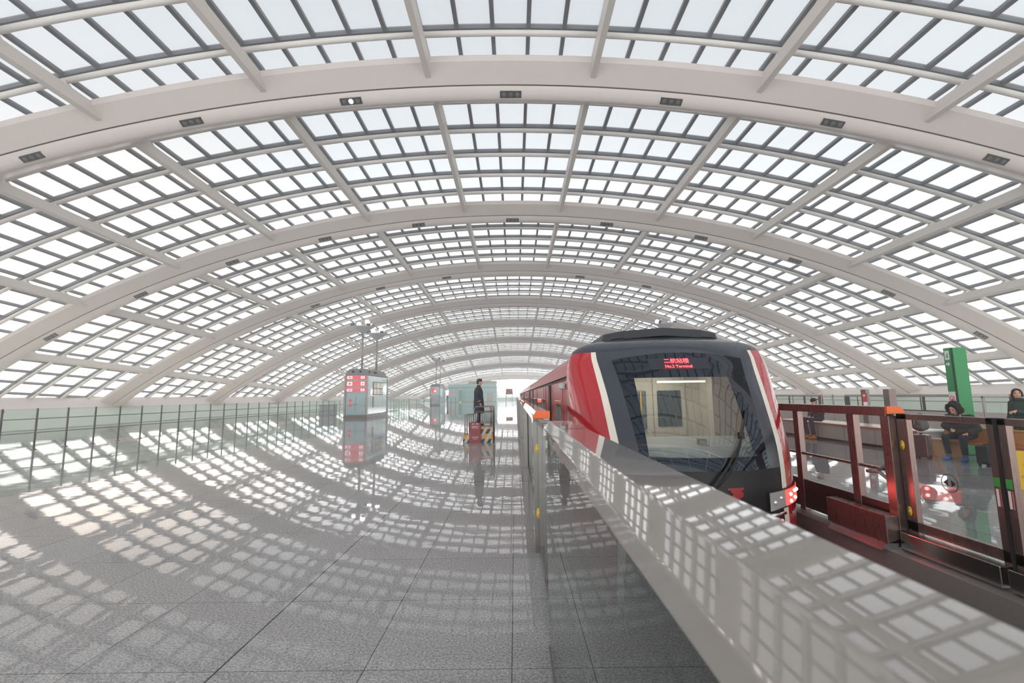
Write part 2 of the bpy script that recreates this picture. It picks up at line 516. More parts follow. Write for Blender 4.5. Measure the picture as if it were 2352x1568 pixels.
def floor_mat(name, tone, jx0, jy0, px=.942, py=.985, rough=.028, spec=.5):
    m, nt, bs = base_mat(name)
    tc = nd(nt, 'ShaderNodeTexCoord'); sx = nd(nt, 'ShaderNodeSeparateXYZ')
    nt.links.new(tc.outputs['Object'], sx.inputs[0])
    def joint(o, off, per, w):
        f = mth(nt, 'FRACT', mth(nt, 'DIVIDE', mth(nt, 'ADD', o, off), per))
        d = mth(nt, 'ABSOLUTE', mth(nt, 'SUBTRACT', f, .5))
        return mth(nt, 'GREATER_THAN', d, .5 - w / per)
    j1 = joint(sx.outputs[0], jx0, px, .0028)
    j1b = joint(sx.outputs[0], jx0 + px * 2, px * 4, .006)
    j2 = joint(sx.outputs[1], jy0, py, .0022)
    j2b = joint(sx.outputs[1], -17.25 + py * 8, py * 8, .009)
    j = mth(nt, 'MAXIMUM', mth(nt, 'MAXIMUM', j1, j1b), mth(nt, 'MAXIMUM', j2, j2b))
    n1 = nd(nt, 'ShaderNodeTexNoise'); n1.inputs['Scale'].default_value = 62; n1.inputs['Detail'].default_value = 4; n1.inputs['Roughness'].default_value = .8
    nt.links.new(tc.outputs['Object'], n1.inputs['Vector'])
    n2 = nd(nt, 'ShaderNodeTexNoise'); n2.inputs['Scale'].default_value = 1.1; n2.inputs['Detail'].default_value = 3
    nt.links.new(tc.outputs['Object'], n2.inputs['Vector'])
    rp = nd(nt, 'ShaderNodeValToRGB'); nt.links.new(n1.outputs[0], rp.inputs[0])
    e = rp.color_ramp.elements
    e[0].position = .38; e[0].color = tuple(c * .5 for c in tone) + (1,)
    e[1].position = .62; e[1].color = tuple(c * 1.45 for c in tone) + (1,)
    # slab to slab tone
    sl = nd(nt, 'ShaderNodeTexWhiteNoise'); sl.noise_dimensions = '2D'
    cb = nd(nt, 'ShaderNodeCombineXYZ')
    nt.links.new(mth(nt, 'FLOOR', mth(nt, 'DIVIDE', mth(nt, 'ADD', sx.outputs[0], jx0), px)), cb.inputs[0])
    nt.links.new(mth(nt, 'FLOOR', mth(nt, 'DIVIDE', mth(nt, 'ADD', sx.outputs[1], jy0), py)), cb.inputs[1])
    nt.links.new(cb.outputs[0], sl.inputs['Vector'])
    fac = mth(nt, 'MULTIPLY_ADD', sl.outputs[0], .1, mth(nt, 'MULTIPLY_ADD', n2.outputs[0], .14, .86))
    vm = nd(nt, 'ShaderNodeVectorMath', operation='SCALE'); nt.links.new(rp.outputs[0], vm.inputs[0]); nt.links.new(fac, vm.inputs[3])
    col = mixc(nt, j, vm.outputs[0], tuple(c * .12 for c in tone))
    nt.links.new(col, bs.inputs['Base Color'])
    bs.inputs['Roughness'].default_value = rough
    bs.inputs['Specular IOR Level'].default_value = spec
    nt.links.new(mth(nt, 'MULTIPLY_ADD', n2.outputs[0], .03, rough - .015), bs.inputs['Roughness'])
    # each slab lies a hair out of level and is a little wavy
    n3 = nd(nt, 'ShaderNodeTexNoise'); n3.inputs['Scale'].default_value = 2.1; n3.inputs['Detail'].default_value = 2
    nt.links.new(tc.outputs['Object'], n3.inputs['Vector'])
    sp = nd(nt, 'ShaderNodeSeparateColor'); nt.links.new(sl.outputs[1], sp.inputs[0])
    lx = mth(nt, 'FRACT', mth(nt, 'DIVIDE', mth(nt, 'ADD', sx.outputs[0], jx0), px)); ly = mth(nt, 'FRACT', mth(nt, 'DIVIDE', mth(nt, 'ADD', sx.outputs[1], jy0), py))
    tilt = mth(nt, 'ADD', mth(nt, 'MULTIPLY', mth(nt, 'SUBTRACT', sp.outputs[0], .5), lx), mth(nt, 'MULTIPLY', mth(nt, 'SUBTRACT', sp.outputs[1], .5), ly))
    hgt = mth(nt, 'MULTIPLY_ADD', tilt, 1.0, n3.outputs[0])
    bp = nd(nt, 'ShaderNodeBump'); bp.inputs['Strength'].default_value = 1.0; bp.inputs['Distance'].default_value = .0010
    nt.links.new(hgt, bp.inputs['Height']); nt.links.new(bp.outputs[0], bs.inputs['Normal'])
    return m
M['floor'] = floor_mat('polished_granite', lin(174, 173, 173), .045, -.13, spec=.12)
M['floor_r'] = floor_mat('polished_granite_right', lin(152, 152, 155), .045, -.13, spec=.3)
M['coping'] = pm('granite_coping', lin(132, 126, 124), .35, noise=.2, nscale=70)
M['pit'] = pm('track_concrete', lin(84, 80, 78), .85, noise=.2, nscale=5)
def slab(name, x0, x1, mat, y0=-12, y1=146, z0=-1.2, z1=0.0):
    b = MB(); b.box(x0, x1, y0, y1, z0, z1)
    return tag(b.build(name, mat), kind='structure')
slab('floor', -30.2, .52, M['floor'])
slab('floor', 4.3, 17.3, M['floor_r'])
slab('floor', 20.9, 30.2, M['floor_r'])
slab('platform_edge', 4.03, 4.3, M['coping'])
slab('track_bed', .52, 4.03, M['pit'], z0=-1.4, z1=-1.15)
slab('track_bed', 17.3, 20.9, M['pit'], z0=-1.4, z1=-1.15)

# light haze in the hall air
hm = bpy.data.materials.new('hall_haze'); hm.use_nodes = True
hnt = hm.node_tree; hnt.nodes.clear()
ho = nd(hnt, 'ShaderNodeOutputMaterial'); hv = nd(hnt, 'ShaderNodeVolumeScatter')
hv.inputs['Color'].default_value = (1, 1, 1, 1); hv.inputs['Density'].default_value = .0042; hv.inputs['Anisotropy'].default_value = .75
hnt.links.new(hv.outputs[0], ho.inputs['Volume'])
b = MB(); b.box(-60, 60, -14, 152, -.6, 22)
tag(b.build('haze', hm), 'pale haze in the air of the hall', None, None, 'structure')
SC.cycles.volume_bounces = 1
# ------------------------------------------------------------------ the train
TX = 2.28
train = thing('train', 'red airport metro train with a dark raked cab front standing at the platform', 'train', (TX, 5.0, -1.0))
def catmull(tab, z, i):
    k = max(j for j in range(len(tab)) if tab[j][0] <= z + 1e-6); k = min(k, len(tab) - 2)
    z0, z1 = tab[k][0], tab[k + 1][0]; t = max(0, min(1, (z - z0) / (z1 - z0)))
    a, b = tab[k][i], tab[k + 1][i]
    pa = tab[max(k - 1, 0)]; pb = tab[min(k + 2, len(tab) - 1)]
    ma = (b - pa[i]) / max(z1 - pa[0], 1e-6) * (z1 - z0); mb = (pb[i] - a) / max(pb[0] - z0, 1e-6) * (z1 - z0)
    return (2 * t**3 - 3 * t**2 + 1) * a + (t**3 - 2 * t**2 + t) * ma + (-2 * t**3 + 3 * t**2) * b + (t**3 - t**2) * mb
YR = 6.85
NOSE = [  # z, front, stripe y, stripe half width, body half width
    (-.9, 5.70, 5.95, 1.0, 1.40), (-.5, 5.55, 5.82, 1.0, 1.48), (0.0, 5.40, 5.70, .98, 1.5), (.4, 5.34, 5.65, .95, 1.5), (.6, 5.34, 5.66, .955, 1.5),
    (.85, 5.40, 5.72, .985, 1.5), (1.13, 5.52, 5.82, 1.01, 1.5), (1.7, 5.85, 6.14, 1.06, 1.5), (2.0, 6.06, 6.34, 1.095, 1.495),
    (2.33, 6.29, 6.56, 1.125, 1.42), (2.45, 6.42, 6.66, 1.03, 1.25), (2.51, 6.58, 6.76, .84, 1.0), (2.55, 6.72, 6.84, .52, .62), (2.57, 6.83, 6.84, .05, .06)]
def nose(q, z, off=0.0):
    """q in -1..1: 0 front centre, +-.6 cream stripe, +-1 where the car side begins"""
    yf, ys, ws, wb = [catmull(NOSE, z, i) for i in (1, 2, 3, 4)]
    def raw(q):
        a = abs(q); sg = 1 if q >= 0 else -1
        if a <= .6:
            x = ws * a / .6; y = yf + (ys - yf) * (a / .6) ** 2
        else:
            t = (a - .6) / .4
            sl = 2 * (ys - yf) / ws
            p0 = (ws, ys); p1 = (wb, min(ys + sl * (wb - ws), YR - .02)); p2 = (wb, YR)
            x = (1 - t)**2 * p0[0] + 2 * t * (1 - t) * p1[0] + t * t * p2[0]
            y = (1 - t)**2 * p0[1] + 2 * t * (1 - t) * p1[1] + t * t * p2[1]
        return sg * x, y
    x, y = raw(q)
    if off:
        e = .01
        xa, ya = raw(max(-1, q - e)); xb, yb = raw(min(1, q + e))
        tx, ty = xb - xa, yb - ya; L = math.hypot(tx, ty) or 1
        x += ty / L * off; y -= tx / L * off
    return (TX + x, y, z)
def npatch(q0, q1, z0, z1, nq, nz, off=0.0, m=0, b=None):
    """z0,z1 may be functions of q; q0,q1 functions of z fraction"""
    f = lambda v, a: v(a) if callable(v) else v
    b = b or MB(); rows = []
    for i in range(nz + 1):
        t = i / nz; row = []
        for j in range(nq + 1):
            u = j / nq
            qa, qb = f(q0, t), f(q1, t); q = qa + (qb - qa) * u
            z = f(z0, q) + (f(z1, q) - f(z0, q)) * t
            row.append(nose(q, z, off))
        rows.append(row)
    b.grid(rows, m); return b
ZT = lambda q: 2.28 - .09 * (abs(q) / .5) ** 2          # top edge of the windscreen
ZB = .81
gq = lambda t: .6 * (.765 + (.80 - .765) * t)           # half width of the windscreen in q
MQ = .585
npatch(-MQ, MQ, -.9, ZB, 24, 10).build('lower_front', M['mask_low'], train, world=True)
b = MB()
for sg in (-1, 1):
    if sg > 0: npatch(lambda t: gq(t), MQ, ZB, ZT, 4, 12, 0, 0, b)
    else: npatch(-MQ, lambda t: -gq(t), ZB, ZT, 4, 12, 0, 0, b)
npatch(-MQ, MQ, ZT, 2.33, 24, 3, 0, 0, b)
b.build('front_mask', M['mask'], train, world=True)
npatch(-1, 1, 2.33, 2.568, 40, 9).build('cab_roof', M['mask'], train, world=True)
for sg in (-1, 1):
    qs = sorted((sg * MQ, sg * .625))
    tag(npatch(qs[0], qs[1], -.9, 2.33, 3, 30, .003).build('side_stripe', M['stripe'], train, world=True), 'cream stripe beside the dark cab front')
    qs = sorted((sg * .625, sg * 1.0))
    npatch(qs[0], qs[1], -.9, 2.33, 14, 30).build('cab_side', M['red'], train, world=True)
# windscreen: clear pane with a black printed border
XL, XR_, Z0c, Z1c = -.67, .57, .96, 1.93
fr, cl = MB(), MB()
zs = [0, .25, .5, .75, 1]
def wq(x, z):                                            # local x -> q
    return .6 * x / catmull(NOSE, z, 3)
def wpatch(mb, xa, xb, za, zb, nx, nz):
    f = lambda v, z: v(z) if callable(v) else v
    g = lambda v, x: v(x) if callable(v) else v
    rows = []
    for i in range(nz + 1):
        row = []
        for j in range(nx + 1):
            t = i / nz; u = j / nx
            z = 0
            zz = za if not callable(za) else None
            # two-step: x from an estimate of z
            zlo = g(za, 0); zhi = g(zb, 0); z = zlo + (zhi - zlo) * t
            x = f(xa, z) + (f(xb, z) - f(xa, z)) * u
            q = wq(x, z); zlo = g(za, q); zhi = g(zb, q); z = zlo + (zhi - zlo) * t
            row.append(nose(wq(x, z), z, .006))
        rows.append(row)
    mb.grid(rows)
xedge = lambda sg: (lambda z: sg * catmull(NOSE, z, 3) * (.765 + .035 * (z - ZB) / 1.4))
wpatch(fr, xedge(-1), xedge(1), ZB, Z0c, 24, 3)
wpatch(fr, xedge(-1), xedge(1), Z1c, ZT, 24, 6)
wpatch(fr, xedge(-1), XL, Z0c, Z1c, 3, 12)
wpatch(fr, XR_, xedge(1), Z0c, Z1c, 6, 12)
wpatch(cl, XL, XR_, Z0c, Z1c, 16, 12)
M['wind_glass'] = glass_mat('windscreen_glass', (.66, .68, .66), 2.6)
ws = cl.build('windscreen', M['wind_glass'], train, world=True)
tag(fr.build('windscreen_border', M['black_gloss'], ws, world=True), 'black printed border of the windscreen')
# destination display
M['led'] = pm('led_red', lin(120, 0, 4), .5, emit=(1.0, .05, .06), estr=6.0)
M['led_panel'] = pm('led_panel', lin(40, 42, 54), .15)
p = npatch(-.24, .2, 2.04, 2.2, 8, 2, .010).build('destination_display', M['led_panel'], train, world=True)
pc = nose(wq(-.08, 2.1), 2.1, .02)
tilt = math.atan2(1.35, .92 * 1.0)
dl = Vector(train.location)
ang = math.atan2(nose(0, 2.17)[1] - nose(0, 2.02)[1], .15)
for s_, sz, zz in (('二航站楼', .086, 2.155), ('No.2 Terminal', .062, 2.08)):
    q = nose(wq(-.02, zz), zz, .028)
    t = text_mesh('display_text', s_, sz, M['led'], p, Vector(q) - dl + Vector((-.23, 0, 0)), (PI / 2 - ang, 0, 0), .002, 'LEFT')
    tag(t, 'glowing red characters of the destination display')
# wiper
b = MB()
def ns(x, z, o): return nose(wq(x, z), z, o)
b.tube([ns(-.08, .62, .05), ns(-.03, .67, .07), ns(.18, .88, .05), ns(.37, 1.1, .05), ns(.47, 1.25, .05)], [.022, .02, .016, .013, .011], 8)
b.tube([ns(-.02, .62, .05), ns(.16, .78, .05), ns(.32, .98, .04)], .008, 6)
b.build('wiper_arm', M['black'], train, world=True)
b = MB(); b.tube([ns(.28, .9, .03), ns(.4, 1.1, .03), ns(.52, 1.3, .03), ns(.64, 1.5, .03)], .013, 8)
b.box(TX + .42, TX + .48, ns(.45, 1.2, .06)[1] - .01, ns(.45, 1.2, .06)[1] + .04, 1.16, 1.24)
b.build('wiper_blade', M['black'], train, world=True)
# emblem
b = MB()
for (xa, xb, za, zb) in ((.02, .22, .605, .63), (.05, .19, .575, .605), (.07, .21, .55, .575), (.03, .2, .525, .55), (.06, .17, .50, .525), (.04, .21, .46, .485), (.1, .15, .43, .46)):
    b.grid([[ns(.12 + xa + (xb - xa) * j / 3, z, .008) for j in range(4)] for z in (za, zb)], 0, False)
tag(b.build('emblem', pm('emblem_red', lin(150, 22, 26), .5), train, world=True), 'red emblem on the dark lower front')
# lamps
M['lamp_red'] = pm('tail_lamp_red', lin(255, 30, 30), .2, emit=(1.0, .06, .05), estr=2.6)
M['lamp_hot'] = pm('tail_lamp_core', lin(255, 120, 110), .2, emit=(1.0, .32, .28), estr=28)
M['bulb_clear'] = pm('clear_bulb', lin(225, 228, 230), .08, metal=.6)
M['lamp_clear'] = pm('clear_lamp_reflector', lin(206, 206, 206), .2, metal=.45)
for sg in (-1, 1):
    qa, qb, qm = .43, .80, .60
    S = lambda a, b_: sorted((sg * a, sg * b_))
    zl = lambda q: .33 + .06 * max(0, (abs(q) - .43) / .37) ; zh = lambda q: .54 + .01 * (abs(q) - .43) / .37
    h = npatch(*S(qa - .01, qb + .008), lambda q: zl(q) - .02, lambda q: zh(q) + .02, 14, 6, .012).build('tail_lamp', M['black'], train, world=True)
    c = npatch(*S(qa, qm), zl, zh, 8, 6, .02).build('clear_reflector', M['lamp_clear'], h, world=True)
    rl = npatch(*S(qm, qb), zl, zh, 8, 6, .022).build('red_lens', M['lamp_red'], h, world=True)
    for dq, dz in ((.64, .48), (.64, .40), (.69, .50), (.69, .42), (.74, .49)):
        b = MB(); b.ball(nose(sg * dq, dz, .018), (.026, .016, .022), 12, 8); b.build('red_bulb', M['lamp_hot'], h, world=True)
    for dq, dz in ((.48, .42), (.545, .46)):
        b = MB(); b.ball(nose(sg * dq, dz, .012), (.038, .018, .032), 14, 8); b.build('clear_bulb', M['bulb_clear'], h, world=True)
b = MB(); b.tube([nose(.42, .29, .03), nose(.5, .285, .035), nose(.57, .29, .03)], .022, 8)
b.build('lamp_sill', M['steel'], train, world=True)
# coupler skirt and underside
b = MB(); b.box(TX - 1.0, TX + 1.0, 5.7, 7.2, -1.0, -.85); b.build('underframe', M['black'], train, world=True)
# fairing on the roof
b = MB()
f0 = [(-.94, 2.48), (-.87, 2.66), (-.6, 2.70), (0, 2.73), (.6, 2.70), (.87, 2.66), (.94, 2.48)]
rows = []
for y, k, dz in ((6.76, .97, -.14), (6.84, 1.0, -.01), (7.0, 1.0, 0), (8.4, 1.0, 0), (8.9, .98, -.2)):
    rows.append([(TX + x * k, y + .22 * (x / .95) ** 2, max(z + dz, 2.42)) for x, z in f0])
b.grid(rows, 0, False, flip=True); b.build('roof_fairing', pm('fairing_dark', lin(46, 48, 54), .5), train, world=True)
# side camera on the cab
for sg in (-1, 1):
    x = TX + sg * 1.5
    b = MB(); b.box(min(x, x + sg * .09), max(x, x + sg * .09), 6.95, 7.13, 1.80, 1.90)
    b.build('side_camera', pm('camera_grey', lin(176, 182, 184), .3), train, bevel=.03, world=True)

# cab interior
M['cab'] = pm('cab_cream', lin(214, 208, 192), .6)
M['cab_grey'] = pm('cab_grey', lin(176, 182, 182), .5)
cab = MB()
cab.box(TX - 1.35, TX + 1.35, 7.75, 7.8, -.1, 2.25)
cab.box(TX - 1.35, TX - 1.3, 6.9, 7.8, -.1, 2.22); cab.box(TX + 1.3, TX + 1.35, 6.9, 7.8, -.1, 2.22)
cab.box(TX - 1.2, TX + 1.2, 6.75, 7.8, 2.22, 2.25)
cab.box(TX + .8, TX + 1.3, 7.1, 7.75, -.1, 2.22)
ci = tag(cab.build('cab_interior', M['cab'], train, world=True), 'cream driver cab seen through the windscreen')
b = MB(); b.box(TX + .06, TX + .6, 7.7, 7.75, -.1, 2.05); b.build('cab_door', M['cab'], ci, bevel=.01, world=True)
b = MB(); b.box(TX + .12, TX + .52, 7.68, 7.71, 1.17, 1.77); b.build('door_window', pm('cab_window_dark', lin(58, 70, 78), .1), ci, bevel=.02, world=True)
b = MB(); b.box(TX - .26, TX - .06, 7.7, 7.755, 1.12, 1.77); b.build('bulkhead_window', pm('cab_window_dim', lin(70, 80, 84), .1), ci, bevel=.02, world=True)
b = MB(); b.tube([(TX - .16, 7.68, 1.2), (TX - .16, 7.68, 1.75)], .011, 8)
b.build('grab_pole', M['yellow'], ci, world=True)
b = MB(); b.box(TX - .1, TX + .62, 6.9, 6.96, 1.88, 1.91); b.build('cab_lamp', pm('cab_lamp', lin(255, 250, 235), .4, emit=(1, .97, .9), estr=1.3), ci, world=True)
b = MB(); b.hull8([(TX - 1.0, 5.78, .55), (TX + .95, 5.78, .55), (TX + 1.1, 6.5, .55), (TX - 1.1, 6.5, .55)], [(TX - .98, 5.85, 1.04), (TX + .9, 5.85, 1.04), (TX + 1.1, 6.45, 1.12), (TX - 1.1, 6.45, 1.12)])
b.build('driver_desk', M['cab_grey'], ci, world=True)
b = MB(); b.box(TX + .08, TX + .18, 5.92, 6.0, 1.04, 1.13); b.build('desk_camera', pm('desk_camera', lin(150, 146, 130), .5), ci, world=True)
b = MB(); b.hull8([(TX - .95, 6.6, 1.15), (TX - .5, 6.6, 1.15), (TX - .5, 6.75, 1.15), (TX - .95, 6.75, 1.15)], [(TX - .92, 6.65, 1.5), (TX - .56, 6.65, 1.5), (TX - .56, 6.78, 1.5), (TX - .92, 6.78, 1.5)])
b.build('driver_seat', pm('seat_grey', lin(120, 118, 108), .7), ci, bevel=.04, world=True)
L = bpy.data.lights.new('cab_light', 'AREA'); L.energy = 13; L.size = .8; L.color = (1, .95, .85)
lo = bpy.data.objects.new('cab_light', L); COL.objects.link(lo); lo.parent = ci; lo.location = Vector((TX - .1, 6.95, 2.18)) - dl

# car bodies
HB = 1.5
def carsec(z0=-.95):
    return [(-HB + .1, z0), (-HB, -.5), (-HB, 1.93), (-HB + .035, 1.945), (-HB + .035, 1.985), (-HB, 2.0), (-HB + .09, 2.22), (-HB + .3, 2.42), (-.75, 2.56), (0, 2.62)]
cars = [(YR, 22.9), (23.5, 39.4), (40.0, 55.9), (56.5, 72.4)]
M['roof_grey'] = pm('car_roof_grey', lin(120, 120, 122), .5)
M['win_dark'] = pm('car_window', lin(60, 72, 76), .04, coat=1.0)
for ci_, (ya, yb) in enumerate(cars):
    pts = carsec(); full = pts + [(-x, z) for x, z in pts[::-1][1:]]
    ys = [ya, yb]
    b = MB(); n = len(full); vs = [(TX + x, y, z) for y in ys for x, z in full]
    b.v = vs
    for k in range(n - 1):
        z_ = (full[k][1] + full[k + 1][1]) / 2
        m_ = 1 if 1.94 < z_ < 1.995 else (2 if z_ > 2.43 else 0)
        b.f.append((k, k + 1, n + k + 1, n + k)); b.m.append(m_); b.s.append(z_ > 2.3)
    if ci_: b.f.append(tuple(range(n))[::-1]); b.m.append(1); b.s.append(False)
    b.f.append(tuple(range(n, 2 * n))); b.m.append(1); b.s.append(False)
    body = b.build('car_body', [M['red_body'], M['black'], M['roof_grey']], train, world=True)
    if ci_ < 3:
        b = MB(); b.box(TX - 1.25, TX + 1.25, yb, cars[ci_ + 1][0], -.8, 2.35); b.build('gangway_bellows', M['black'], train, world=True)
    x = TX - HB
    def panel(nm, y0, y1, z0, z1, mat, parent, dx=.012, bev=.0, lab=None):
        bb = MB(); bb.box(x - dx, x + .01, y0, y1, z0, z1)
        return tag(bb.build(nm, mat, parent, bevel=bev, world=True), lab)
    dy = ya - YR
    if ci_ == 0:
        d = panel('cab_door', ya + .55, ya + 2.1, -.05, 1.9, M['red_body'], train, .008)
        panel('door_window', ya + .75, ya + 1.85, .78, 1.62, M['win_dark'], d, .02, .004)
        panel('door_seal', ya + 3.0, ya + 3.42, -.6, 1.93, M['black'], train, .03)
    else:
        panel('door_seal', ya - .1, ya + .25, -.6, 1.93, M['black'], train, .03)
    for di, y in enumerate((4.6, 8.9, 13.0) if ci_ == 0 else (2.4, 7.1, 11.8)):
        d = panel('passenger_door', ya + y, ya + y + 1.4, -.05, 1.9, M['red_body'], train, .012)
        for w in (.12, .78):
            panel('door_window', ya + y + w, ya + y + w + .5, .8, 1.6, M['win_dark'], d, .02)
        panel('door_gap', ya + y + .69, ya + y + .71, -.05, 1.9, M['black'], d, .016)
        if y + 3.0 < yb - ya:
            panel('side_window', ya + y + 1.9, ya + y + 2.75, .8, 1.6, M['win_dark'], train, .018, .006)
        if di < 2:
            panel('side_window', ya + y + 3.1, ya + y + 3.85, .8, 1.6, M['win_dark'], train, .018, .006)
    panel('door_seal', yb - 3.6, yb - 3.25, -.6, 1.93, M['black'], train, .03)
b = MB(); b.ball((TX - HB - .03, 14.3, 1.54), .045, 12, 8)  # small glowing red ball on the side of the first car
tag(b.build('side_glow', pm('side_glow_red', lin(255, 40, 30), .3, emit=(1, .08, .04), estr=2.5), train, world=True), 'small glowing red spot on the car side')
for n_, y in enumerate((8.5, 18.0, 26.0, 37.0, 43.0, 53.0, 59.0, 70.0)):
    b = MB()
    for sx in (-.72, .72):
        b.lathe([(.0, -.06), (.36, -.06), (.36, .06), (.0, .06)], (TX + sx, y, -.64), 20, 0, 'x')
    b.box(TX - .72, TX + .72, y - .05, y + .05, -.69, -.59)
    b.build('wheelset', M['black'], train, world=True)
for x in (TX - .72, TX + .72):
    b = MB(); b.box(x - .035, x + .035, -10, 146, -1.15, -1.0); tag(b.build('running_rail', M['steel_dark']), kind='structure')
# ------------------------------------------------------------------ platform screen barriers
M['barrier_top'] = pm('barrier_cap_steel', lin(158, 154, 150), .03, metal=.1, noise=.03, nscale=26, stretch=(40, 1, 40), ior=1.52)
M['sticker_black'] = pm('sticker_black', lin(40, 34, 34), .5)
M['sticker_red'] = pm('sticker_red', lin(190, 40, 40), .5)
def disc_x(b, x, y, z, r, sx, m=0, n=20, ry=None):
    """thin round sticker on a plane facing +-x or (ry) an oval"""
    b.lathe([(0, 0), (r, 0), (r, .003), (0, .003)], (0, 0, 0), n, m, 'x')
    return b
# side = +1: platform lies at -x of the barrier (left platform); -1: mirrored
def barrier_unit(label, x, sd, y0, y1, group, near_detail=True, posts=None, far=False):
    """fixed screen unit from y0 to y1; x = platform-side face, sd=+1 when the track lies towards +x"""
    t = thing('platform_screen', label, 'platform screen', (x, y0, 0), 0, group)
    L = y1 - y0
    P = lambda a: a * sd
    def bx(b, xa, xb, *r, m=0):
        lo, hi = sorted((P(xa), P(xb))); b.box(lo, hi, *r, m=m)
    # header with a bevel on the platform side
    sec = [(0, 1.43), (0, 1.485), (.045, 1.535), (.19, 1.535), (.19, 1.43)]
    b = MB(); b.prism([(P(a), z) for a, z in sec], 'y', .035, L - .035)
    b.build('header', M['barrier_top'] if sd > 0 else M['steel_red_sheen'], t, bevel=.004)
    hm2 = M['barrier_top'] if sd > 0 else M['steel_red_sheen']; pmat = M['dark_frame'] if far else (M['steel_post'] if sd > 0 else M['steel_red_sheen'])
    b = MB()
    sec2 = [(-.004, 1.455), (-.004, 1.487), (.043, 1.54), (.194, 1.54), (.194, 1.455)]
    near_one = group is None and sd > 0
    if not near_one:
        b.prism([(P(a), z) for a, z in sec2], 'y', 0, .036); b.build('end_cap', M['orange'], t, bevel=.004)
        b = MB(); b.prism([(P(a), z) for a, z in sec2], 'y', L - .036, L); b.build('end_cap', M['orange'], t, bevel=.004)
    n = max(2, round(L / 1.45))
    if posts: n = len(posts) - 1
    PC = posts or [i * (L - .12) / n + .06 for i in range(n + 1)]
    for i in ((0,) if near_one else ((0, n) if sd > 0 else range(n + 1))):
        yc = PC[i]
        b = MB()
        end = i in (0, n)
        bx(b, .0 if end else .06, .19 if end else .14, yc - (.06 if end or posts else .03), yc + (.06 if end or posts else .03), .0, 1.43)
        p = b.build('post', pmat, t, bevel=.004)
        if end and near_detail:
            yf = yc - .0615 if i == 0 else yc + .0615
            for z in (1.12, .42):
                bb = MB(); bb.lathe([(0, -.001), (.036, -.001), (.036, .003), (0, .003)], (0, 0, 0), 20, 0, 'y')
                bb.xf(Matrix.Translation((P(.05), yf, z)) @ Matrix.Diagonal((.9, -1 if i == 0 else 1, 1.6, 1)))
                s = bb.build('sticker', M['yellow'], p)
                bb = MB(); bb.lathe([(0, 0), (.013, 0), (.013, .005), (0, .005)], (0, 0, 0), 14, 0, 'y')
                bb.xf(Matrix.Translation((P(.05), yf, z)) @ Matrix.Diagonal((1, -1 if i == 0 else 1, 1, 1)))
                bb.build('sensor', M['white'], p)
            bb = MB(); bx(bb, .085, .105, yc - .064, yc + .064, .0, 1.425); bb.build('rubber_strip', M['black'], p)
    if near_one:
        b = MB(); bx(b, .012, .02, .1, L - .01, .012, 1.43); b.build('glass_panel', M['glass_shaded'], t)
        b = MB(); bx(b, .004, .03, .1, L, .0, .012); b.build('bottom_rail', M['steel_post'], t)
    for i in () if near_one else range(n):
        ya = PC[i] + .035; yb = PC[i + 1] - .035
        b = MB(); bx(b, .096, .104, ya, yb, .06 if sd > 0 else .44, 1.43)
        b.build('glass_panel', M['glass'], t)
        if sd < 0:
            b = MB(); bx(b, .08, .13, ya, yb, .04, .44); b.build('kick_panel', M['steel_dark'], t, bevel=.004)
            b = MB(); bx(b, .08, .125, ya, yb, .80, .83); b.build('mid_rail', M['steel_red_sheen'], t)
        else:
            b = MB(); bx(b, .08, .12, ya, yb, .0, .06); b.build('bottom_rail', M['steel_post'], t)
    if far:
        b = MB(); bx(b, .05, .14, .1, L - .1, .04, .84); b.build('kick_panel', M['kick_beige'], t)
        b = MB(); bx(b, .04, .15, .1, L - .1, .84, .88); b.build('lower_rail', M['dark_frame'], t)
        for q in (1, 2, 3):
            b = MB(); bx(b, .06, .13, q * L / 4 - .03, q * L / 4 + .03, .88, 1.43); b.build('mullion', M['dark_frame'], t)
    return t

